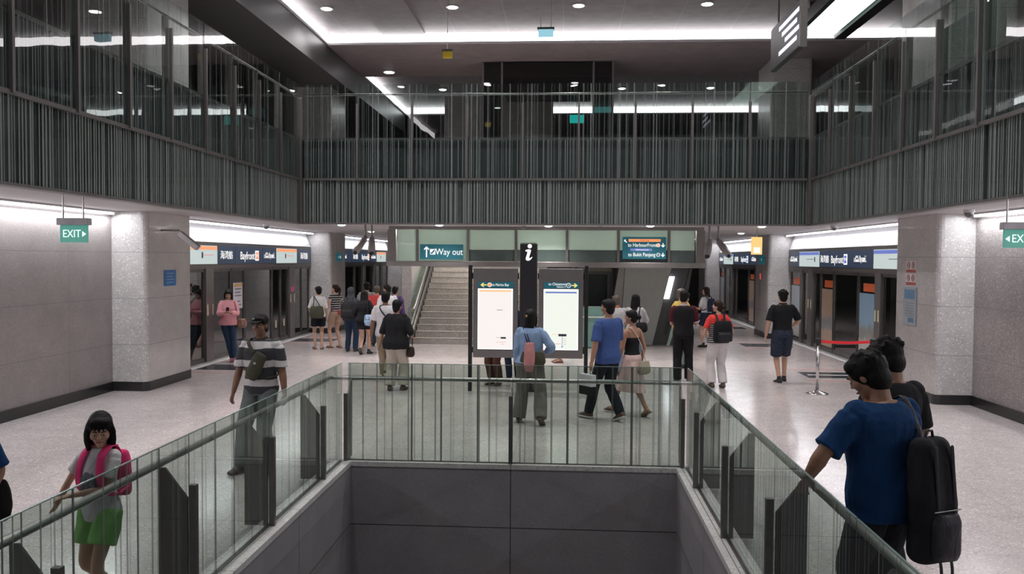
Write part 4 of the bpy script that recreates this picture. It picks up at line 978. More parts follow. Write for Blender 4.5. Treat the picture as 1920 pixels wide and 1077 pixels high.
class Person:
    def __init__(s, label, x, y, rz, H=1.72, sex='m', wide=1., skin='a', lean=0, head=(0, 0), fl=(-.09, .0, 0, 0), fr=(.09, .0, 0, 0), toe=8, hl=None, hr=None,
                 pl=None, pr=None, nl=None, nr=None, curl=28, hs=1., voxel=.0095, drop=0., hip=(0, 0), turn=0, neck=1.0, z=0.):
        s.k = H/1.72; s.sex = sex; s.w = wide; s.lean = math.radians(lean); s.vx = voxel/s.k; s.hs = hs; s.turn = math.radians(turn)
        s.root = thing('person', label, 'person', (x, y, z), math.radians(rz)); s.x, s.y, s.rz = x, y, math.radians(rz)
        s.tab = [(a, b*wide, c*(1+(wide-1)*1.3), d) for a, b, c, d in (MALE if sex == 'm' else FEM)]
        s.P0 = Vector((hip[0], hip[1], .92-drop)); s.dz = -drop
        sw = (.183 if sex == 'm' else .158)*(.6+.4*wide); s.sw = sw
        s.sh = [s.T((-sw, -.008, 1.385)), s.T((sw, -.008, 1.385))]
        hips = [s.P0+Vector((-.088, 0, -.03)), s.P0+Vector((.088, 0, -.03))]
        s.leg = []; s.foot = []
        for h, f_, sg in ((hips[0], fl, -1), (hips[1], fr, 1)):
            fx, fy, fz = f_[0], f_[1], f_[2]; pit = math.radians(f_[3]) if len(f_) > 3 else 0
            an = Vector((fx, fy, .085+fz)); kn, an = ik(h, an, .425, .415, Vector((sg*.06, 1, .0)))
            s.leg.append((h, kn, an)); s.foot.append((an, math.radians(-sg*toe), pit))
        s.arm = []
        for i, (t, sg, po) in enumerate(((hl, -1, pl), (hr, 1, pr))):
            t = Vector(t) if t else s.sh[i]+Vector((sg*.065, .045, -.52))
            po = Vector(po) if po else Vector((sg*.45, -1, -.15))
            e, wr = ik(s.sh[i], t, .285, .25, po); s.arm.append((s.sh[i], e, wr))
        s.nn = [Vector(nl) if nl else None, Vector(nr) if nr else None]; s.curl = curl
        hy, hp = math.radians(head[0]), math.radians(head[1])
        s.Rh = Matrix.Rotation(hy, 3, 'Z') @ Matrix.Rotation(-hp-s.lean*.6, 3, 'X')
        s.nk = s.T((0, -.006, 1.50)); s.hc = s.nk+s.Rh @ Vector((0, .018, .105*hs*.98))
        s.skin = SK[skin]; s.body()
    def T(s, p):
        p = Vector(p)+Vector((0, 0, s.dz)); q = min(1, max(0, (p.z-s.P0.z)/.22)); q = q*q*(3-2*q)
        c = Vector((s.P0.x*1., s.P0.y*1., s.P0.z))
        v = p-Vector((0, 0, s.P0.z))
        v = Matrix.Rotation(s.turn*q, 3, 'Z') @ v
        return c+Matrix.Rotation(-s.lean*q, 3, 'X') @ v
    def secs(s, z0, z1, e, n=9, flare=0.):
        out = []
        for i in range(n+1):
            z = z0+(z1-z0)*i/n; w_, d_, yo = lerp_secs(s.tab, z); ee = e+flare*(1-i/n)
            c = s.T((0, yo, z)); q = s.T((1, yo, z))-s.T((0, yo, z)); U = q.normalized(); V = (s.T((0, yo+.01, z))-c).normalized()
            out.append((c, U*(w_+ee), V*(d_+ee)))
        return out
    def fin(s, name, mb, m, vx=None, smooth=3, disp=0., parent=None, label=None):
        me = remesh(mb, vx or s.vx, smooth)
        if disp:
            off = Vector((s.x*7, s.y*5, 0)); nr = [v.normal.copy() for v in me.vertices]
            for v, n_ in zip(me.vertices, nr):
                q = noise.noise(Vector((v.co.x*9, v.co.y*9, v.co.z*5))+off)+.5*noise.noise(Vector((v.co.x*22, v.co.y*22, v.co.z*13))+off)
                v.co += n_*q*disp
        me.transform(Matrix.Scale(s.k, 4)); 
        return obj(name, me, m, parent or s.root, label=label)
    def body(s):
        b = MB(); b.loft(s.secs(.845, 1.458, 0, 14), 24)
        # neck, head
        r = .056 if s.sex == 'm' else .047; r *= (.7+.3*s.hs)
        b.tube([s.T((0, -.012, 1.42)), s.T((0, -.008, 1.47)), s.nk, s.hc+s.Rh @ Vector((0, -.02, -.03))], [r*1.15, r, r*.95, r*.95], 14)
        s.headmesh(b, 0)
        for i, (sh, e, w_) in enumerate(s.arm):
            f_ = (.052 if s.sex == 'm' else .042)*(.5+.5*s.w)
            P, R = interp([sh+Vector(((.03, -.03)[i], 0, .0)), sh+(e-sh)*.18, sh+(e-sh)*.6, e, e+(w_-e)*.3, w_], [f_*1.02, f_*1.05, f_*.90, f_*.76, f_*.80, f_*.50])
            b.tube(P, R, 14)
            d = (w_-e).normalized(); sg = (-1, 1)[i]
            nrm = s.nn[i] or Vector((-sg, .0, .0)); th = Vector((0, 1, .0)) if abs(d.z) > .6 else Vector((0, 0, 1))
            if s.nn[i] and abs(s.nn[i].z) > .6: th = Vector((-sg, 0, 0))
            hand(b, w_, d, nrm, th, s.curl, .95 if s.sex == 'm' else .86)
        for h, kn, an in s.leg:
            t_ = (.082 if s.sex == 'm' else .084)*(.4+.6*s.w)
            P, R = interp([h+Vector((0, 0, .02)), h+(kn-h)*.3, h+(kn-h)*.7, kn, kn+(an-kn)*.25, kn+(an-kn)*.6, an], [t_, t_*.97, t_*.78, t_*.62, t_*.63, t_*.50, .036])
            # calves swell to the back
            b.tube(P, R, 16)
        for (an, yw, pt) in s.foot: s.footmesh(b, an, yw, pt, -.004)
        s.fin('body', b, s.skin, vx=s.vx*.85, smooth=2); bo = s.root.children[-1] if s.root.children else None
    def footmesh(s, b, an, yw, pt, e, sole=0.):
        R = Matrix.Rotation(yw, 3, 'Z') @ Matrix.Rotation(-pt, 3, 'X')
        rows = [(-.066, -.048, .018, .022), (-.058, -.045, .030, .032), (-.03, -.034, .036, .044), (.02, -.030, .037, .048), (.07, -.043, .042, .036), (.12, -.053, .046, .026), (.16, -.058, .042, .020), (.19, -.062, .026, .015)]
        b.loft([(an+R @ Vector((0, y, zc)), R @ Vector((w_+e, 0, 0)), R @ Vector((0, 0, h_+e*.5))) for y, zc, w_, h_ in rows], 14)
        b.tube([an+Vector((0, 0, .03)), an+R @ Vector((0, .0, -.035))], .035+max(0, e), 12)
        if sole:
            pts = [(-.03, -.07), (.03, -.07), (.04, 0), (.040, .06), (.050, .13), (.036, .19), (.0, .205), (-.036, .19), (-.050, .13), (-.040, .06), (-.04, 0)]
            q = [an+R @ Vector((x, y, z)) for z in (-.085, -.066) for x, y in pts]; n = len(pts)
            b.add(q, [tuple(range(n)), tuple(range(n, 2*n))]+[(i, (i+1) % n, n+(i+1) % n, n+i) for i in range(n)])
    def hp(s, x, y, z): return s.hc+s.Rh @ (Vector((x, y, z))*s.hs)
    def he(s, b, x, y, z, a, c, d): b.ell(s.hp(x, y, z), a*s.hs, c*s.hs, d*s.hs, s.Rh, 16, 12)
    def headmesh(s, b, e):
        E = lambda *a: s.he(b, *a); f = .95 if s.sex == 'f' else 1.
        E(0, -.012, .022, .073, .092, .088); E(0, .020, -.045, .053*f, .060, .062); E(-.030, .046, -.022, .034, .034, .036); E(.030, .046, -.022, .034, .034, .036)
        E(0, .052, .030, .052, .036, .036); E(0, .066, -.088, .022, .020, .018); E(0, .078, -.056, .024, .012, .013); E(0, .082, .030, .034, .008, .010)
        b.tube([s.hp(0, .084, .022), s.hp(0, .100, -.014)], [.008*s.hs, .012*s.hs], 8); E(-.011, .092, -.018, .008, .009, .007); E(.011, .092, -.018, .008, .009, .007)
        E(-.073, -.008, -.008, .010, .018, .031); E(.073, -.008, -.008, .010, .018, .031)
    def face(s):
        for sg in (-1, 1):
            q = obj('eye', s.sc(MB().ell(s.hp(sg*.030, .0805, .004), .0115*s.hs, .008*s.hs, .0052*s.hs, s.Rh)), M_eyew, s.root, True)
            obj('iris', s.sc(MB().ell(s.hp(sg*.030, .0865, .004), .0058*s.hs, .003*s.hs, .0052*s.hs, s.Rh)), M_eye, q, True)
            obj('eyebrow', s.sc(MB().tube([s.hp(sg*.014, .090, .026), s.hp(sg*.030, .089, .031), s.hp(sg*.047, .076, .026)], [.003, .0042, .0025], 8)), H_BLACK, s.root, True)
        obj('mouth', s.sc(MB().tube([s.hp(-.024, .082, -.056), s.hp(-.008, .0905, -.054), s.hp(.008, .0905, -.054), s.hp(.024, .082, -.056)], [.003, .0065, .0065, .003], 8)), M_lip, s.root, True)
        return s
    def sc(s, mb):
        mb.v = [tuple(Vector(v)*s.k) for v in mb.v]; return mb
    def hair(s, style='short', m=None, length=.30, vol=1.):
        m = m or H_BLACK; b = MB(); E = lambda *a: s.he(b, *a); v = vol
        E(0, -.024, .034, .083*v, .096*v, .092*v); E(0, -.046, -.022, .074*v, .062*v, .084*v); E(0, .038, .078, .064, .046, .036); E(-.050, .022, .062, .032, .045, .042); E(.050, .022, .062, .032, .045, .042)
        if style != 'bald': E(-.071, -.012, .022, .014, .034, .040); E(.071, -.012, .022, .014, .034, .040)
        if style == 'messy':
            rnd = random.Random(int(s.x*100))
            for _ in range(46):
                a = rnd.uniform(0, 2*PI); c = rnd.uniform(.2, 1); d = Vector((math.cos(a)*math.sqrt(1-c*c), math.sin(a)*math.sqrt(1-c*c)-.2, c))
                p = Vector((0, -.02, .03))+Vector((d.x*.078, d.y*.09, d.z*.088)); b.tube([s.hp(*p), s.hp(*(p+d*.012+Vector((0, .006, .004))))], [.017*s.hs, .008*s.hs], 8)
        if style in ('long', 'bob'):
            L = length
            rows = [(.05, .078, .075, -.025), (-.02, .086, .070, -.040), (-.08, .088, .055, -.055), (-.08-(L-.08)*.5, .088, .042, -.070), (-L, .075, .028, -.078), (-L-.02, .05, .016, -.078)]
            b.loft([(s.hp(0, yo, z), s.Rh @ Vector((w_*s.hs, 0, 0)), s.Rh @ Vector((0, d_*s.hs, 0))) for z, w_, d_, yo in rows], 20)
            for sg in (-1, 1): b.tube([s.hp(sg*.064, .025, .055), s.hp(sg*.080, .012, -.02), s.hp(sg*.080, .008, -.08), s.hp(sg*.074, .0, -max(.11, L*.75))], [.024*s.hs, .025*s.hs, .026*s.hs, .014*s.hs], 10)
        if style == 'fringe_long':
            pass
        if style in ('pony',):
            b.tube([s.hp(0, -.10, .045), s.hp(0, -.145, .03), s.hp(0, -.155, -.04), s.hp(0, -.135, -.04-length*.6), s.hp(0, -.12, -.04-length)], [.020, .030, .032, .026, .008], 10)
        if style == 'bun': E(0, -.135, -.01, .042, .038, .042)
        s.hairo = s.fin('hair', b, m, smooth=2, disp=.004); return s
    def fringe(s):
        b = MB(); E = lambda *a: s.he(b, *a)
        for x in (-.05, -.025, 0, .025, .05): b.tube([s.hp(x*.9, .055, .085), s.hp(x, .082-abs(x)*.35, .055), s.hp(x*1.05, .092-abs(x)*.45, .028)], [.02, .016, .007], 8)
        s.fin('fringe', b, H_BLACK, smooth=2, vx=s.vx*.8); return s
    def top(s, m, hem=.86, sleeve=.42, e=.016, flare=.01, name='shirt', disp=.006, loose=.016, neck=1.452, label=None, sl_end=None):
        b = MB(); b.loft(s.secs(hem, neck, e, 14, flare), 24)
        f0 = (.052 if s.sex == 'm' else .042)*(.5+.5*s.w)
        for i, (sh, e_, w_) in enumerate(s.arm):
            if sleeve <= 0: continue
            inn = sh+Vector(((.05, -.05)[i], 0, .0)); q_ = f0*1.05+loose*.9; b.ell(sh+Vector(((.018, -.018)[i], 0, 0)), q_, q_, q_, n=18, m=12)
            if sleeve <= .52:
                t = sleeve/.52; P = [inn, sh+(e_-sh)*.15, sh+(e_-sh)*t*.9, sh+(e_-sh)*t]; R = [f0+.010, f0+loose, f0*.9+loose*1.3, f0*.88+loose*1.5]
                b.tube(P, R, 16, ball=False)
            else:
                t = (sleeve-.52)/.48; P, R = interp([inn, sh+(e_-sh)*.18, sh+(e_-sh)*.6, e_, e_+(w_-e_)*t*.5, e_+(w_-e_)*t], [f0+.008, f0*1.05+loose, f0*.9+loose, f0*.78+loose, f0*.74+loose, f0*.52+loose*.9])
                b.tube(P, R, 16, ball=False)
        s.topo = s.fin(name, b, m, disp=disp, label=label); return s
    def collar(s, m):
        b = MB(); pts = []
        for i in range(13):
            a = 2*PI*i/12; q = s.T((.062*math.sin(a), -.004+.060*math.cos(a), 1.468-.022*max(0, math.cos(a)))); pts.append(q)
        b.tube(pts, .016, 8, ball=False); s.fin('collar', b, m, smooth=1, vx=.008); return s
    def trousers(s, m, length=1., e=.014, name='trousers', waist=1.0, disp=.006, taper=1.):
        b = MB(); b.loft(s.secs(.845, waist, e, 7), 22)
        for i, (h, kn, an) in enumerate(s.leg):
            t_ = (.082 if s.sex == 'm' else .084)*(.4+.6*s.w)
            full = [h+Vector((0, 0, .03)), h+(kn-h)*.3, h+(kn-h)*.7, kn, kn+(an-kn)*.25, kn+(an-kn)*.6, an+Vector((0, 0, -.015))]
            rr = [t_+e, t_*.97+e, t_*.80+e*1.2, t_*.66+e*1.3*taper, t_*.64+e*1.4*taper, t_*.54+e*1.9*taper, .036+e*2.0*taper]
            P, R = interp(full, rr)
            n = max(3, int(len(P)*length+.5)); P, R = P[:n], R[:n]
            if length < .8: R = [r+.012*(j/n) for j, r in enumerate(R)]
            b.tube(P, R, 18, ball=False)
        s.boto = s.fin(name, b, m, disp=disp); return s
    def skirt(s, m, hem=.45, w0=0., w1=.22, d1=.18, waist=1.0, name='skirt', disp=.008, yo=0.):
        b = MB(); ring = s.secs(.90, waist, .016, 4); rows = []
        n = 7; base = ring[0]
        for i in range(n):
            t = i/n; z = hem+(.90-hem)*t
            rows.append((Vector((s.P0.x*(t)+0, s.P0.y*t+yo*(1-t), z+s.dz)), Vector((w1+(base[1].length-w1)*t, 0, 0)), Vector((0, d1+(base[2].length-d1)*t, 0))))
        b.loft(rows+ring, 26); s.boto = s.fin(name, b, m, disp=disp); return s
    def shoes(s, m, e=.007, sole=None, name='shoe'):
        for (an, yw, pt) in s.foot:
            b = MB(); s.footmesh(b, an, yw, pt, e); o = s.fin(name, b, m, smooth=1, vx=.008)
            if sole:
                c = MB(); s.footmesh_sole(c, an, yw, pt); obj('sole', s.sc(c), sole, o)
        return s
    def footmesh_sole(s, b, an, yw, pt, z0=-.085, z1=-.064):
        R = Matrix.Rotation(yw, 3, 'Z') @ Matrix.Rotation(-pt, 3, 'X')
        pts = [(-.034, -.074), (.034, -.074), (.045, 0), (.046, .06), (.055, .13), (.040, .19), (.0, .207), (-.040, .19), (-.055, .13), (-.046, .06), (-.045, 0)]
        q = [an+R @ Vector((x, y, z)) for z in (z0, z1) for x, y in pts]; n = len(pts)
        b.add(q, [tuple(range(n)), tuple(range(n, 2*n))]+[(i, (i+1) % n, n+(i+1) % n, n+i) for i in range(n)])
    def sandals(s, m):
        for (an, yw, pt) in s.foot:
            b = MB(); s.footmesh_sole(b, an, yw, pt, -.086, -.070); o = obj('sandal', s.sc(b), m, s.root)
            R = Matrix.Rotation(yw, 3, 'Z') @ Matrix.Rotation(-pt, 3, 'X')
            c = MB()
            c.tube([an+R @ Vector(p) for p in ((-.048, .10, -.07), (-.035, .105, -.030), (0, .11, -.022), (.035, .105, -.030), (.048, .10, -.07))], .008, 8)
            obj('strap', s.sc(c), m, o)
        return s
    # ---- things carried (own top-level objects, placed in the person's frame)
    def carry(s, name, label, cat):
        t = thing(name, label, cat, (s.x, s.y, s.root.location.z), s.rz); return t
    def soft(s, mb, m, name, parent, sm=8, vx=.011, disp=.004, label=None):
        return s.fin(name, mb, m, vx=vx, smooth=sm, disp=disp, parent=parent, label=label)
    def backpack(s, label, m, m2=None, w=.15, d=.075, z0=.98, z1=1.42, pocket=True, straps=(-.085, .085), side=0., sag=0., swide=0.):
        t = s.carry('backpack', label, 'backpack'); m2 = m2 or m
        yb = -(lerp_secs(s.tab, 1.2)[1]+.018)-d
        def row(z, a, b_, q=0):
            c = s.T((side, yb+q-sag*(1-(z-z0)/(z1-z0)), z)); return (c, (s.T((side+1, yb, z))-s.T((side, yb, z))).normalized()*a, (s.T((side, yb+.1, z))-s.T((side, yb, z))).normalized()*b_)
        B = MB(); h = z1-z0
        for dx in (-.35, .35):
            rows = [(z0, .55, .6), (z0+h*.05, .66, .95), (z0+h*.5, .66, 1.), (z0+h*.8, .62, .9), (z0+h*.96, .52, .65), (z1, .35, .35)]
            B.loft([(row(z, w*a, d*b_)[0]+row(z, 1, 1)[1]*dx*w, row(z, w*a, d)[1], row(z, w, d*b_)[2]) for z, a, b_ in rows], 20)
        o = s.soft(B, m, 'pack_body', t, sm=10)
        if pocket:
            B = MB(); rows = [(z0+h*.04, .6, .25), (z0+h*.10, .75, .42), (z0+h*.36, .75, .42), (z0+h*.44, .6, .22)]
            B.loft([(row(z, 1, 1, -d*.95)[0], row(z, w*a, 1)[1], row(z, 1, d*b_)[2]) for z, a, b_ in rows], 20); s.soft(B, m2, 'front_pocket', t, sm=4)
            B = MB(); B.tube([row(z0+h*.46, 1, 1, -d*1.0)[0]+row(z0, 1, 1)[1]*x for x in (-w*.7, 0, w*.7)], .004, 6); obj('zipper', s.sc(B), M_steeld, t)
        for x in straps:
            f_ = lerp_secs(s.tab, 1.3)[1]+.025; sg = 1 if x > 0 else -1
            pts = [s.T(p) for p in ((x*.8, yb+d*.6, z1-.03), (x, -.075, 1.455), (x, .0, 1.462), (x*1.08, f_*.72, 1.40), (x*1.25, f_+.01, 1.28), (x*1.45, f_-.005, 1.15), (x*1.9, .02, 1.06), (x*1.7, yb+d*.7, z0+.08))]
            P, _ = interp(pts, [.02]*len(pts)); B = MB(); B.tube(P, .022, 10, flat=.28, up=(1, 0, 0)) if not swide else B.tube(P, swide, 12, flat=.2, up=(1, 0, 0)); obj('shoulder_strap', s.sc(B), m2, t, True)
        B = MB(); B.tube([row(z1-.01, 1, 1)[0]+row(z1, 1, 1)[1]*x+Vector((0, 0, z_)) for x, z_ in ((-.03, 0), (-.02, .045), (.02, .045), (.03, 0))], .008, 8); obj('grab_loop', s.sc(B), m2, t, True)
        return s
    def bag(s, name, label, m, c, size, strap=None, m2=None, tilt=0., cat='bag', extra=None, sm=10, srad=.012):
        """soft bag at c=(x,y,z) half sizes size; strap = points in the person's frame"""
        t = s.carry(name, label, cat); a, b_, h = size; R = Matrix.Rotation(tilt, 3, 'Y')
        rows = [(-1, .55, .5), (-.85, .85, .9), (-.3, 1, 1.05), (.3, .95, .85), (.85, .85, .45), (1, .8, .22)]
        B = MB(); B.loft([(Vector(c)+R @ Vector((0, 0, z*h)), R @ Vector((a*q, 0, 0)), Vector((0, b_*u, 0))) for z, q, u in rows], 22)
        s.soft(B, m, 'bag_body', t, sm=sm, vx=min(.011, b_*.35), disp=.006)
        for st in (strap or []):
            P, _ = interp([Vector(p) for p in st], [.01]*len(st)); B = MB(); B.tube(P, srad, 8, flat=.4, up=(1, 0, 0)); obj('strap', s.sc(B), m2 or m, t, True)
        return t
# ------------------------------------------------------------------ the cast, near to far
c_white = cloth('white_cotton', (.62, .60, .62)); c_black = cloth('black_cotton', (.012, .012, .014)); c_navy = cloth('navy_cotton', (.016, .022, .045))
c_royal = cloth('royal_blue_cotton', (.006, .038, .12)); c_mid = cloth('mid_blue_cotton', (.045, .085, .24)); c_pink = cloth('pink_blouse', (.78, .36, .40))
c_denim = cloth('dark_denim', (.025, .045, .085)); c_denimd = cloth('black_denim', (.014, .016, .024)); c_chamb = cloth('pale_denim_shirt', (.20, .30, .46)); c_khaki = cloth('khaki_cotton', (.30, .24, .17))
c_beige = cloth('beige_cotton', (.46, .42, .36)); c_olive = cloth('olive_canvas', (.060, .062, .042)); c_green = cloth('lime_green', (.25, .52, .16)); c_rose = cloth('hot_pink', (.80, .06, .22))
c_red = cloth('red_cotton', (.72, .06, .05)); c_coral = cloth('coral_cotton', (.78, .10, .10)); c_grey = cloth('grey_cotton', (.36, .35, .36)); c_lgrey = cloth('light_grey_cotton', (.52, .50, .51))
c_brown = cloth('brown_cotton', (.11, .05, .04)); c_greyj = cloth('grey_trouser', (.12, .14, .14)); c_skirt = cloth('blush_skirt', (.62, .45, .42)); c_char = cloth('charcoal_hood', (.045, .05, .06))
c_bluej = cloth('faded_blue_jeans', (.20, .25, .33)); c_yel = cloth('yellow_cotton', (.65, .48, .12)); c_tan = cloth('tan_leather', (.30, .17, .13), .5); c_maroon = cloth('maroon_cotton', (.085, .014, .024))
c_redl = cloth('red_leather', (.32, .05, .04), .5); c_camo = cloth('patterned_navy_cotton', (.03, .038, .06), .9, .8, 60)
s_polo = striped('grey_white_striped_polo', (.035, .035, .042), (.52, .50, .51), .205, .36, 2, .075)
s_black = striped('black_white_striped_knit', (.012, .012, .014), (.55, .54, .55), .058, .28, 2, .0)
s_thin = striped('thin_striped_knit', (.015, .015, .018), (.50, .48, .50), .036, .35, 2, .0)
c_floral = mat('blue_white_print', (.30, .42, .58), .8, var=.7, scale=28)
c_spot = mat('black_spotted_canvas', (.012, .012, .014), .8)
M_shoe = mat('black_shoe', (.012, .012, .013), .5); M_brsh = mat('brown_shoe', (.085, .05, .035), .5); M_solew = mat('white_sole', (.55, .54, .54), .6); M_pinkshoe = mat('mauve_shoe', (.30, .10, .14), .6)
M_phone = mat('phone_black', (.01, .01, .012), .2); M_gold = mat('gold_metal', (.7, .5, .25), .3, 1.)

# 1 girl in pink vest straps and green shorts, hand on the rail
p = Person('young girl in white T-shirt, pink backpack straps and lime green shorts beside the left railing', -2.99, 5.22, 168, 1.30, 'f', .90, 'a', head=(38, 18), fl=(-.10, .10, 0, 0), fr=(.08, -.22, .10, 35),
    hr=(.40, .10, .90), pr=(.8, -.4, .3), hl=(.06, .28, 1.10), pl=(-.6, -.4, -.6), nl=(0, -.2, -1), nr=(-1, 0, -.2), hs=1.20, voxel=.0075)
p.top(c_white, .84, .34, .020, .02, 'tshirt', loose=.022).trousers(c_green, .30, .034, 'shorts', .97).hair('long', H_BLACK, .27, 1.03).fringe().face()
obj('shirt_print', p.sc(MB().add([tuple(p.T(v)) for v in ((-.07, .150, 1.06), (.07, .150, 1.06), (.07, .150, 1.22), (.02, .150, 1.27), (-.04, .150, 1.25), (-.07, .150, 1.20))]+[tuple(p.T(v)) for v in ((-.07, .137, 1.06), (.07, .137, 1.06), (.07, .137, 1.22), (.02, .137, 1.27), (-.04, .137, 1.25), (-.07, .137, 1.20))],
    [tuple(range(6)), tuple(range(6, 12))]+[(i, (i+1) % 6, 6+(i+1) % 6, 6+i) for i in range(6)])), mat('faded_print', (.13, .15, .18), .8, var=.7, scale=60), p.root)
p.shoes(c_maroon).sandals(M_pinkshoe) if False else p.shoes(M_pinkshoe)
p.backpack('hot pink backpack worn by the girl at the left railing', c_rose, None, .15, .07, 1.0, 1.40, swide=.038)
# 2 cap man
p = Person('man in black cap and striped polo shirt with a sling bag beyond the left railing', -3.32, 9.0, 174, 1.70, 'm', 1.02, 'c', head=(-4, 4), fl=(-.12, .10, 0, 0), fr=(.15, .16, 0, 0), toe=18,
    hl=(-.30, .05, .86), hr=(.30, .06, .86), voxel=.008)
p.top(s_polo, .86, .46, .020, .012, 'polo_shirt', loose=.020).collar(cloth('dark_collar', (.03, .03, .035))).trousers(c_greyj, 1., .022, 'jeans', .95).hair('bald', H_BLACK, vol=.97).face().shoes(M_brsh)
b = MB(); E = lambda *a: p.he(b, *a); E(0, -.020, .055, .086, .104, .078); p.fin('cap', b, c_black, smooth=1)
b = MB(); b.loft([(p.hp(0, y, z), p.Rh @ Vector((w_, 0, 0)), p.Rh @ Vector((0, 0, .006))) for y, z, w_ in ((.05, .062, .066), (.10, .060, .062), (.135, .050, .045), (.15, .044, .02))], 16); obj('cap_brim', p.sc(b), c_black, p.root, True)
obj('cap_badge', p.sc(MB().ell(p.hp(.03, .082, .085), .014, .006, .008, p.Rh)), M_letterd if False else mat('badge_grey', (.4, .4, .4), .5), p.root, True)
t = p.bag('sling_bag', 'dark olive sling bag across the chest of the man in the cap', c_olive, (-.03, .185, 1.17), (.085, .05, .16), [[(.02, .16, 1.33), (.09, .12, 1.42), (.115, .02, 1.455), (.09, -.10, 1.40), (-.05, -.155, 1.20), (-.18, -.06, 1.06), (-.13, .13, 1.04)]], c_olive, tilt=-.45, extra=1, srad=.02)
obj('buckle', p.sc(MB().bbox(-.06, -.03, .245, .25, 1.20, 1.225)), M_steel, t)
# 3 woman in pink on the door
p = Person('woman in pink blouse and jeans leaning on the left doors looking at her phone', -7.52, 18.35, 200, 1.62, 'f', 1.0, 'a', head=(0, 28), fl=(-.17, .33, 0, 0), fr=(-.10, .20, 0, 0), toe=4, lean=-6,
    hl=(-.06, .27, 1.17), hr=(.05, .27, 1.17), pl=(-.8, -.5, -.8), pr=(.8, -.5, -.8), nl=(0, -.3, 1), nr=(0, -.3, 1), hip=(0, -.02))
p.top(c_pink, .86, .93, .030, .035, 'blouse', loose=.028).trousers(c_denim, .98, .010, 'jeans').hair('long', H_BLACK, .10).face().shoes(M_pinkshoe)
t = p.carry('phone', 'black phone held by the woman in pink at the left doors', 'phone'); obj('phone_body', p.sc(MB().bbox(-.035, .035, .305, .315, 1.17, 1.30, .004)), M_phone, t)
p.bag('handbag', 'tan and pink handbag on the arm of the woman in pink', c_tan, (-.30, .02, .90), (.13, .06, .11), [[(-.20, .06, 1.0), (-.19, .11, 1.2), (-.14, .07, 1.43), (-.17, -.08, 1.3), (-.26, -.03, 1.0)]], c_tan, cat='handbag')
# 4 white top, olive bag
p = Person('woman in white top and dark shorts carrying a big olive bag by the left column', -6.27, 21.04, 22, 1.60, 'f', .96, 'a', head=(28, -2), fl=(-.08, .04, 0, 0), fr=(.09, -.03, 0, 0), hl=(-.20, .18, .98))
p.top(c_white, .88, .50, .022, .02, 'top').trousers(c_denimd, .30, .024, 'shorts').hair('short', H_BLACK, vol=1.06).sandals(M_brsh)
b = MB(); p.he(b, 0, -.09, -.03, .045, .04, .06)
p.fin('hair_knot', b, H_BLACK)
p.bag('shoulder_bag', 'large olive canvas shoulder bag on the woman in the white top', c_olive, (-.06, -.20, 1.02), (.20, .09, .17), [[(-.16, -.20, 1.12), (-.13, -.14, 1.32), (-.125, -.02, 1.46), (-.12, .09, 1.38), (-.17, .02, 1.15)], [(.06, -.2, 1.14), (-.05, -.17, 1.32), (-.12, -.06, 1.455)]], cat='bag')
# 5 striped top, ponytail
p = Person('woman with ponytail in black striped sleeveless top beside the left column', -5.93, 21.40, 48, 1.64, 'f', .95, 'a', head=(25, -4), fl=(-.10, .05, 0, 0), fr=(.12, -.05, 0, 0), hl=(-.16, .2, 1.0))
p.top(s_black, .94, .12, .010, .0, 'striped_top').trousers(cloth('tan_shorts', (.40, .27, .20)), .28, .020, 'shorts').hair('pony', H_BROWN, .16).sandals(M_brsh)
p.bag('waist_bag', 'red leather waist bag on the woman with the ponytail', c_redl, (.08, -.16, .97), (.11, .04, .065), [[(.0, -.14, 1.0), (-.14, -.04, 1.03), (-.12, .10, 1.2), (.06, .10, 1.42)]], c_redl, cat='bag')
# 6 hooded with backpack
p = Person('person in charcoal headscarf and blue jeans with a spotted backpack near the left column', -5.30, 20.54, -4, 1.60, 'f', 1.12, 'a', head=(-8, 2), fl=(-.10, .02, 0, 0), fr=(.10, .06, 0, 0))
p.top(c_char, .84, .95, .03, .02, 'tunic').trousers(c_denim, 1, .014, 'jeans').shoes(M_shoe)
b = MB(); E = lambda *a: p.he(b, *a); E(0, -.022, .02, .100, .112, .118); E(0, -.03, -.08, .095, .09, .08); b.tube([p.hp(0, -.02, -.08), p.T((0, -.02, 1.40))], [.09, .13], 16); p.fin('headscarf', b, c_char, disp=.006)
p.backpack('black spotted backpack on the person in the charcoal headscarf', c_spot, None, .20, .10, .92, 1.40)
t = bpy.data.objects[[o.name for o in bpy.data.objects if o.get('label', '').startswith('black spotted backpack')][0]]
rnd = random.Random(4)
for k in range(14):
    x, z = rnd.uniform(-.13, .13), rnd.choice([rnd.uniform(.95, 1.02), rnd.uniform(1.2, 1.36)]); y = -(lerp_secs(p.tab, 1.2)[1]+.018)-.20-(.035 if z < 1.1 else -.004)
    obj('spot', p.sc(MB().ell((x, y+.03, z), .013, .012, .013, n=10, m=6)), M_solew, t, True)
# 7 woman with long hair, black, walking
p = Person('woman with long dark hair in black top and short black skirt walking away', -4.84, 20.0, -6, 1.56, 'f', 1.08, 'a', head=(6, 4), fl=(-.07, -.10, .04, 25), fr=(.09, .12, 0, 0), hl=(-.22, .05, .9), hr=(.20, .2, 1.0))
p.top(c_black, .86, .95, .032, .02, 'top').skirt(c_black, .68, w1=.19, d1=.15).hair('long', H_BLACK, .30, 1.02).shoes(M_shoe)
p.bag('tote_bag', 'blue and white patterned tote bag on the woman in the black skirt', c_floral, (.17, -.17, .93), (.11, .055, .15), [[(.15, -.17, 1.05), (.14, -.13, 1.35), (.13, .0, 1.46), (.2, .08, 1.2)]], c_black, cat='bag')
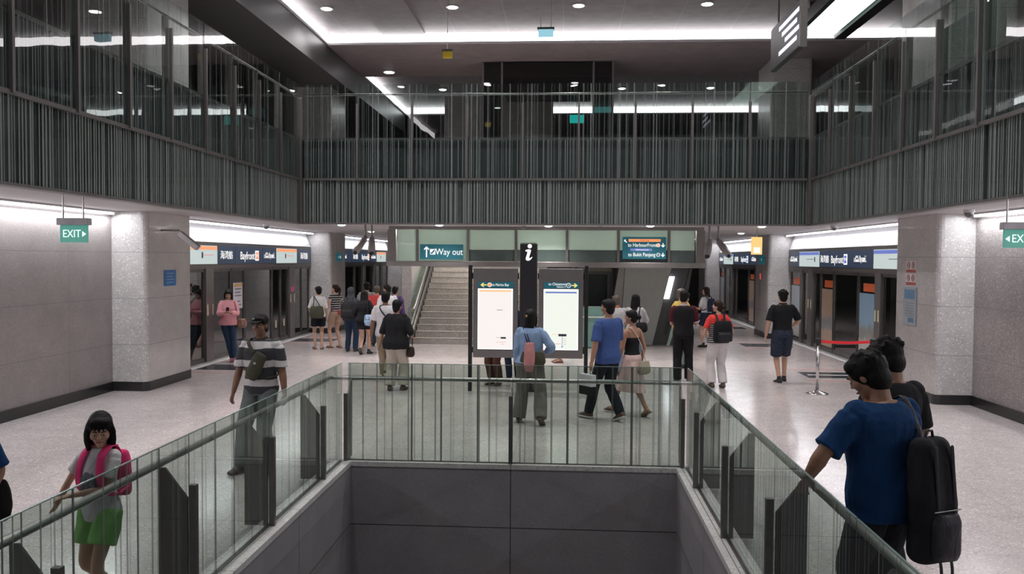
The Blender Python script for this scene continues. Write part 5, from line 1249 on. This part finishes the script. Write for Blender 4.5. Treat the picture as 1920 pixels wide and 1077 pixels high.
# 8-10 the people farther back
p = Person('man in light grey T-shirt behind the long-haired woman, facing away', -5.30, 22.2, 8, 1.68, 'm', 1., 'b', head=(10, 5)); p.top(c_grey).trousers(c_denimd).hair('messy').shoes(M_shoe)
p = Person('person in coral red T-shirt with greyish hair in the waiting group', -4.98, 22.0, 6, 1.60, 'm', 1.05, 'a', head=(0, 0)); p.top(c_coral).trousers(c_denim).hair('short', H_GREY).shoes(M_shoe)
p = Person('man in white T-shirt with a blue bag strap looking left in the waiting group', -4.39, 20.6, 22, 1.67, 'm', 1.02, 'b', head=(50, 4)); p.top(c_white).trousers(c_denimd).hair('short').face().shoes(M_shoe)
p.bag('shoulder_bag', 'royal blue shoulder bag on the man in white looking left', cloth('deep_blue_canvas', (.02, .04, .22)), (.24, -.04, 1.12), (.05, .10, .17), [[(.22, -.02, 1.28), (.12, .02, 1.47), (.2, -.1, 1.25)]], cat='bag')
p = Person('person in a purple hooded top beside the staircase rail', -4.40, 21.55, -12, 1.60, 'm', 1.0, 'b', head=(-10, 0)); p.top(cloth('purple_cotton', (.10, .06, .18)), sleeve=.95).trousers(c_denimd).hair('short').shoes(M_shoe)
# 11 white tee khaki
p = Person('man in white T-shirt and khaki trousers with a black strap walking away', -3.40, 15.75, 2, 1.70, 'm', 1.0, 'c', head=(-8, 2), fl=(-.06, .22, 0, 0), fr=(.07, -.20, .09, 40), hl=(-.27, -.02, .86), hr=(.24, .16, .88))
p.top(c_white, .86, .42, .022, .014, 'tshirt').trousers(c_khaki, .97, .022).hair('short').shoes(M_shoe, sole=M_solew)
t = p.carry('bag_strap', 'black strap of a bag across the back of the man in the white T-shirt', 'strap'); obj('strap_band', p.sc(MB().tube(interp([Vector(v) for v in ((.155, .0, 1.43), (.10, -.02, 1.465), (-.09, -.07, 1.452), (-.06, -.135, 1.36), (.05, -.150, 1.22), (.17, -.11, 1.04), (.205, .0, .98))][1:], [.016]*6)[0], .016, 8, flat=.3, up=(1, 0, 0))), c_black, t, True)
# 12 black shirt beige trousers
p = Person('woman in loose black shirt and beige trousers with a small handbag walking away', -2.96, 14.58, -8, 1.60, 'f', 1.10, 'b', head=(-12, 6), fl=(-.11, -.04, 0, 0), fr=(.11, .08, 0, 0), hl=(-.34, .0, .84), hr=(.26, .20, .98), lean=4)
p.top(c_black, .80, .62, .045, .045, 'shirt', loose=.035, disp=.012).trousers(c_beige, .97, .030).hair('short', H_BLACK, vol=1.08).shoes(M_brsh)
b = MB(); p.he(b, 0, -.07, -.06, .055, .045, .07); p.fin('hair_tail', b, H_BLACK)
p.bag('handbag', 'small dark handbag hanging at the right side of the woman in black', cloth('dark_brown_leather', (.03, .018, .015), .5), (.27, .04, .74), (.09, .055, .10), [[(.22, .03, .82), (.23, .08, 1.0), (.27, .16, 1.0), (.31, .03, .82)]], cat='handbag')
# 13-14 people behind the boards
p = Person('person in brown trousers standing behind the left map board', -1.27, 15.45, 150, 1.62, 'm', 1., 'b'); p.top(c_brown).trousers(c_brown, .98, .02).hair('short').shoes(M_brsh)
p = Person('person in blue jeans standing behind the left map board', -.98, 16.1, 170, 1.60, 'f', .95, 'b'); p.top(c_navy).trousers(c_denim).hair('short').shoes(M_shoe)
p = Person('person in sandals standing behind the right map board', -.11, 19.0, 100, 1.55, 'f', 1., 'b'); p.top(c_grey).trousers(c_khaki, .55).hair('short').sandals(M_brsh)
# 15 woman in denim shirt
p = Person('woman in pale denim shirt with pink drawstring bag walking past the map boards', -.49, 11.84, -6, 1.62, 'f', 1.06, 'b', head=(-10, 0), fl=(-.17, .06, 0, 0), fr=(.19, -.18, .05, 28), hl=(-.21, .06, .87), pl=(0, -1, 0), hr=(.22, .17, 1.06), pr=(.7, -.8, 0))
p.top(c_chamb, .92, .90, .030, .02, 'shirt', loose=.028).trousers(cloth('grey_beige_trouser', (.16, .15, .13)), .98, .030).hair('bob', H_BLACK, .16, 1.04).shoes(M_brsh)
p.collar(c_chamb)
b = MB().tube([p.hp(-.04, -.115, .03), p.hp(-.02, -.122, .035), p.hp(-.01, -.12, .02), p.hp(-.03, -.122, .01)], .006, 8); obj('hair_clip', p.sc(b), M_gold, p.root, True)
p.bag('drawstring_bag', 'faded pink drawstring bag on the back of the woman in the denim shirt', cloth('faded_pink_canvas', (.46, .20, .20)), (.02, -.20, 1.03), (.085, .06, .22), [[(.0, -.17, 1.2), (-.06, -.13, 1.35), (-.10, -.04, 1.455), (-.12, .07, 1.38)], [(.03, -.17, 1.2), (-.02, -.14, 1.34), (-.08, -.05, 1.465)]], c_navy, srad=.008)
p.bag('shoulder_bag', 'dark olive shoulder bag at the waist of the woman in the denim shirt', c_olive, (.06, -.13, .99), (.20, .05, .12), cat='bag')
# 16 blue tee man
p = Person('man in blue T-shirt carrying a white paper bag past the right map board', .62, 12.14, 38, 1.76, 'm', 1.04, 'b', head=(18, 0), fl=(-.10, .30, 0, 0), fr=(.10, -.16, .05, 22), toe=4, hl=(-.31, -.02, .85), hr=(.27, .14, .88))
p.top(c_mid, .82, .46, .022, .012, 'tshirt').trousers(c_denimd, 1., .016, 'jeans').hair('short').face().shoes(M_brsh, sole=M_solew)
t = p.carry('paper_bag', 'white paper bag with black lower half carried by the man in blue', 'bag')
k_ = Vector((-.32, .05, 0))
b = MB(); b.prism([(-.13, .42), (.13, .42), (.13, .68), (-.13, .68)], -.045, .045, 'x'); b.v = [(v[0]+k_.x, v[1]+k_.y, v[2]) for v in b.v]; obj('bag_body', p.sc(b), c_white, t)
b = MB().box(k_.x-.048, k_.x+.048, k_.y-.133, k_.y+.133, .40, .52); obj('black_base', p.sc(b), c_black, t)
b = MB().tube([(k_.x, k_.y-.06, .68), (k_.x, k_.y-.03, .78), (k_.x, k_.y+.03, .78), (k_.x, k_.y+.06, .68)], .005, 8); obj('handle', p.sc(b), c_black, t, True)
# 17 strapless top pink skirt
p = Person('woman in black strapless top and blush pink skirt walking beside the man in blue', 1.00, 12.62, 40, 1.58, 'f', .97, 'b', head=(30, 6), fl=(-.08, .34, 0, 0), fr=(.08, -.26, .05, 30), toe=4, hl=(-.20, .12, .88), hr=(.22, .0, .87))
p.top(c_black, .96, 0, .010, .0, 'strapless_top', neck=1.28).skirt(c_skirt, .40, w1=.19, d1=.30, yo=.02).hair('bun', H_BLACK).face().sandals(M_brsh)
p.bag('shoulder_bag', 'beige shoulder bag on a long strap worn by the woman in the pink skirt', cloth('beige_canvas', (.30, .26, .20)), (.08, -.20, .80), (.14, .06, .11), [[(.14, -.17, .9), (.04, -.15, 1.2), (-.09, -.06, 1.44), (-.10, .06, 1.36)]], cloth('pale_strap', (.55, .42, .36)), srad=.007)
# 18 grey man, 19 long hair
p = Person('man in light grey T-shirt with red collar by the green glass parapet', 1.02, 16.93, 6, 1.62, 'm', 1.02, 'a', head=(10, 4), hl=(-.1, .28, 1.1), hr=(.1, .28, 1.1)); p.top(c_lgrey).collar(cloth('orange_collar', (.70, .16, .06))).trousers(c_bluej).hair('short', H_GREY).shoes(M_shoe)
p = Person('woman with very long black hair in white blouse and faded jeans', 1.43, 17.37, -14, 1.62, 'f', 1.02, 'a', head=(-14, 8), hl=(-.06, .28, 1.12), hr=(.06, .28, 1.12), pr=(.9, -.5, -.3), fl=(-.10, -.05, 0, 0), fr=(.08, .06, 0, 0))
p.top(c_lgrey, .90, .90, .022, .02, 'blouse').trousers(c_bluej, 1, .01, 'jeans').hair('long', H_BLACK, .46, 1.03).shoes(M_shoe)
p.bag('shoulder_bag', 'black shoulder bag on the woman with very long hair', c_black, (.17, -.19, 1.02), (.14, .08, .11), [[(.12, -.15, 1.12), (.11, -.12, 1.32), (.12, .0, 1.46), (.16, .09, 1.3)]], srad=.014)
# 20 man in black vest
p = Person('man in black waistcoat and black trousers with maroon sleeves, head bent right', 2.24, 16.1, -6, 1.74, 'm', 1.02, 'a', head=(-28, 14), fl=(-.10, .0, 0, 0), fr=(.11, .05, 0, 0), hl=(-.12, .30, 1.10), hr=(.14, .30, 1.16))
p.top(c_maroon, .90, .44, .014, .005, 'shirt').collar(c_white).trousers(c_black, 1, .02).hair('messy').face().shoes(M_shoe)
b = MB(); b.loft(p.secs(.88, 1.44, .030, 14, .004), 24); p.fin('waistcoat', b, c_black, disp=.004)
b = MB()
for i in (1,):
    sh, e_, w_ = p.arm[i]; b.tube([sh+(e_-sh)*.80, sh+(e_-sh)*.88], .068, 16, ball=False)
obj('white_cuff', p.sc(b), c_white, p.root, True)
t = p.carry('camera_phone', 'dark phone held up by the man in the black waistcoat', 'phone'); obj('phone_body', p.sc(MB().bbox(.10, .17, .36, .372, 1.16, 1.30, .004)), M_phone, t)
# 21 yellow / peach woman
p = Person('woman with brown hair in a yellow top half hidden behind the man in the waistcoat', 2.50, 18.3, -50, 1.72, 'f', 1.02, 'a', head=(70, 4), hl=(-.24, .0, .88), hr=(.1, .30, 1.12)); p.top(c_yel, sleeve=.2).trousers(c_greyj).hair('bob', H_GREY, .10).face().shoes(M_shoe)
# 22 navy backpack woman
p = Person('woman in white T-shirt and dark shorts with a navy backpack looking left', 3.76, 22.7, 34, 1.62, 'f', .98, 'a', head=(40, 6), fl=(-.07, .03, 0, 0), fr=(.08, -.04, 0, 0), hl=(-.12, .28, 1.1), hr=(.1, .28, 1.08)); p.top(c_white).trousers(c_navy, .30, .03, 'shorts').hair('bob', H_BROWN, .18).face().shoes(M_shoe)
p.backpack('small navy backpack on the woman in white on the far right platform', c_navy, None, .13, .065, 1.02, 1.40)
# 23 red top
p = Person('woman in red top with striped vest and white trousers wearing a black backpack', 2.78, 15.5, 12, 1.60, 'f', 1.10, 'a', head=(48, 0), fl=(-.10, .03, 0, 0), fr=(.11, -.02, 0, 0), hl=(-.20, .24, 1.04), hr=(.24, .05, .92))
p.top(c_red, 1.20, .40, .026, .0, 'red_top').trousers(cloth('white_trouser', (.62, .58, .58)), .97, .022).hair('bun', H_BROWN).face().shoes(M_brsh)
b = MB(); b.loft(p.secs(.88, 1.27, .034, 10, .006), 24); p.fin('striped_vest', b, s_thin, disp=.004)
p.backpack('black backpack on the woman in red with white trousers', c_black, cloth('black_nylon', (.016, .016, .02), .5), .19, .10, .93, 1.34)
# 24 shorts man
p = Person('man in black polo shirt and dark knee shorts walking away on the right', 4.10, 16.17, 2, 1.78, 'm', 1.0, 'a', head=(6, 0), fl=(-.05, -.02, 0, 0), fr=(.10, .20, 0, 0), hl=(-.28, .06, .88), hr=(.20, .26, 1.02), pr=(.9, -.6, 0))
p.top(c_black, .92, .44, .020, .006, 'polo_shirt').collar(c_black).trousers(c_camo, .46, .028, 'shorts').hair('messy').shoes(M_shoe, sole=M_solew)
t = p.carry('wristwatch', 'silver wristwatch on the man in dark knee shorts', 'watch'); w_ = p.arm[0][2]; obj('watch_band', p.sc(MB().tube([w_+Vector((0, 0, .03)), w_+Vector((0, 0, .05))], .034, 14, ball=False)), M_steel, t)
# 25 heavy man in blue at the right railing
p = Person('heavyset man in dark blue T-shirt leaning at the right railing, seen from behind', 1.89, 5.06, 26, 1.78, 'm', 1.26, 'b', head=(20, 30), fl=(-.12, .0, 0, 0), fr=(.13, .02, 0, 0), lean=5, hl=(-.34, .24, .99), pl=(-.9, -.6, 0), hr=(.12, .34, 1.1), nl=(0, 0, -1), voxel=.0075, curl=40, hs=1.12)
p.top(c_royal, .80, .46, .022, .02, 'tshirt', disp=.010, loose=.022).trousers(c_denimd, 1., .02, 'jeans').hair('messy', vol=1.07).face().shoes(M_shoe)
B_ = MB(); p.backpack('bulky black backpack hanging from the right shoulder of the man in dark blue', cloth('black_pack_canvas', (.014, .013, .018), .75), cloth('black_pack_nylon', (.03, .028, .036), .5), .135, .10, .62, 1.27, side=.07, straps=(.12,))
bp = [o for o in bpy.data.objects if o.get('label', '').startswith('bulky black backpack')][0]
yb = -(lerp_secs(p.tab, 1.2)[1]+.018)
m_nyl = MATS['black_pack_nylon']
for sx_ in (.01, .13):
    B = MB(); B.tube(interp([p.T((sx_, yb-.195, z)) for z in (.74, .95, 1.12, 1.22)], [.014]*4)[0], .014, 8, flat=.35, up=(1, 0, 0)); obj('compression_strap', p.sc(B), m_nyl, bp, True)
B = MB(); B.loft([(p.T((.205, yb-.10, z)), Vector((.035*q, 0, 0)), Vector((0, .055*q, 0))) for z, q in ((.64, .6), (.68, 1), (.84, 1), (.88, .9))], 16); p.soft(B, m_nyl, 'side_pocket', bp, sm=3)
for x_, l_ in ((.02, .20), (.10, .16)):
    B = MB(); B.tube(interp([p.T((x_, yb-.20, .66)), p.T((x_-.01, yb-.22, .60)), p.T((x_+.01, yb-.20, .62-l_))], [.01]*3)[0], .011, 8, flat=.4, up=(1, 0, 0)); obj('loose_strap', p.sc(B), m_nyl, bp, True)
# 26 man behind
p = Person('man in black T-shirt standing behind the heavyset man in blue', 2.23, 5.86, 22, 1.79, 'm', 1.06, 'b', head=(10, 22), hr=(.2, .22, 1.0), hl=(-.14, .22, 1.0), voxel=.009, hs=1.1)
p.top(c_black, .84, .46).trousers(c_denimd).hair('messy').shoes(M_shoe)
# 27 cropped at the left edge
p = Person('person in a blue shirt cut off by the left edge of the picture', -3.52, 4.6, 170, 1.68, 'm', 1.0, 'b', hr=(.24, .06, .88), hl=(-.24, .05, .9)); p.top(c_royal, sleeve=.50).trousers(c_denimd).hair('short').face().shoes(M_shoe)
p.bag('shoulder_bag', 'black bag at the side of the person cut off at the left edge', c_black, (.0, .0, 0) if False else (-.25, -.10, .93), (.045, .07, .13), [[(-.24, -.09, 1.05), (-.22, -.06, 1.25), (-.13, .0, 1.47)]])
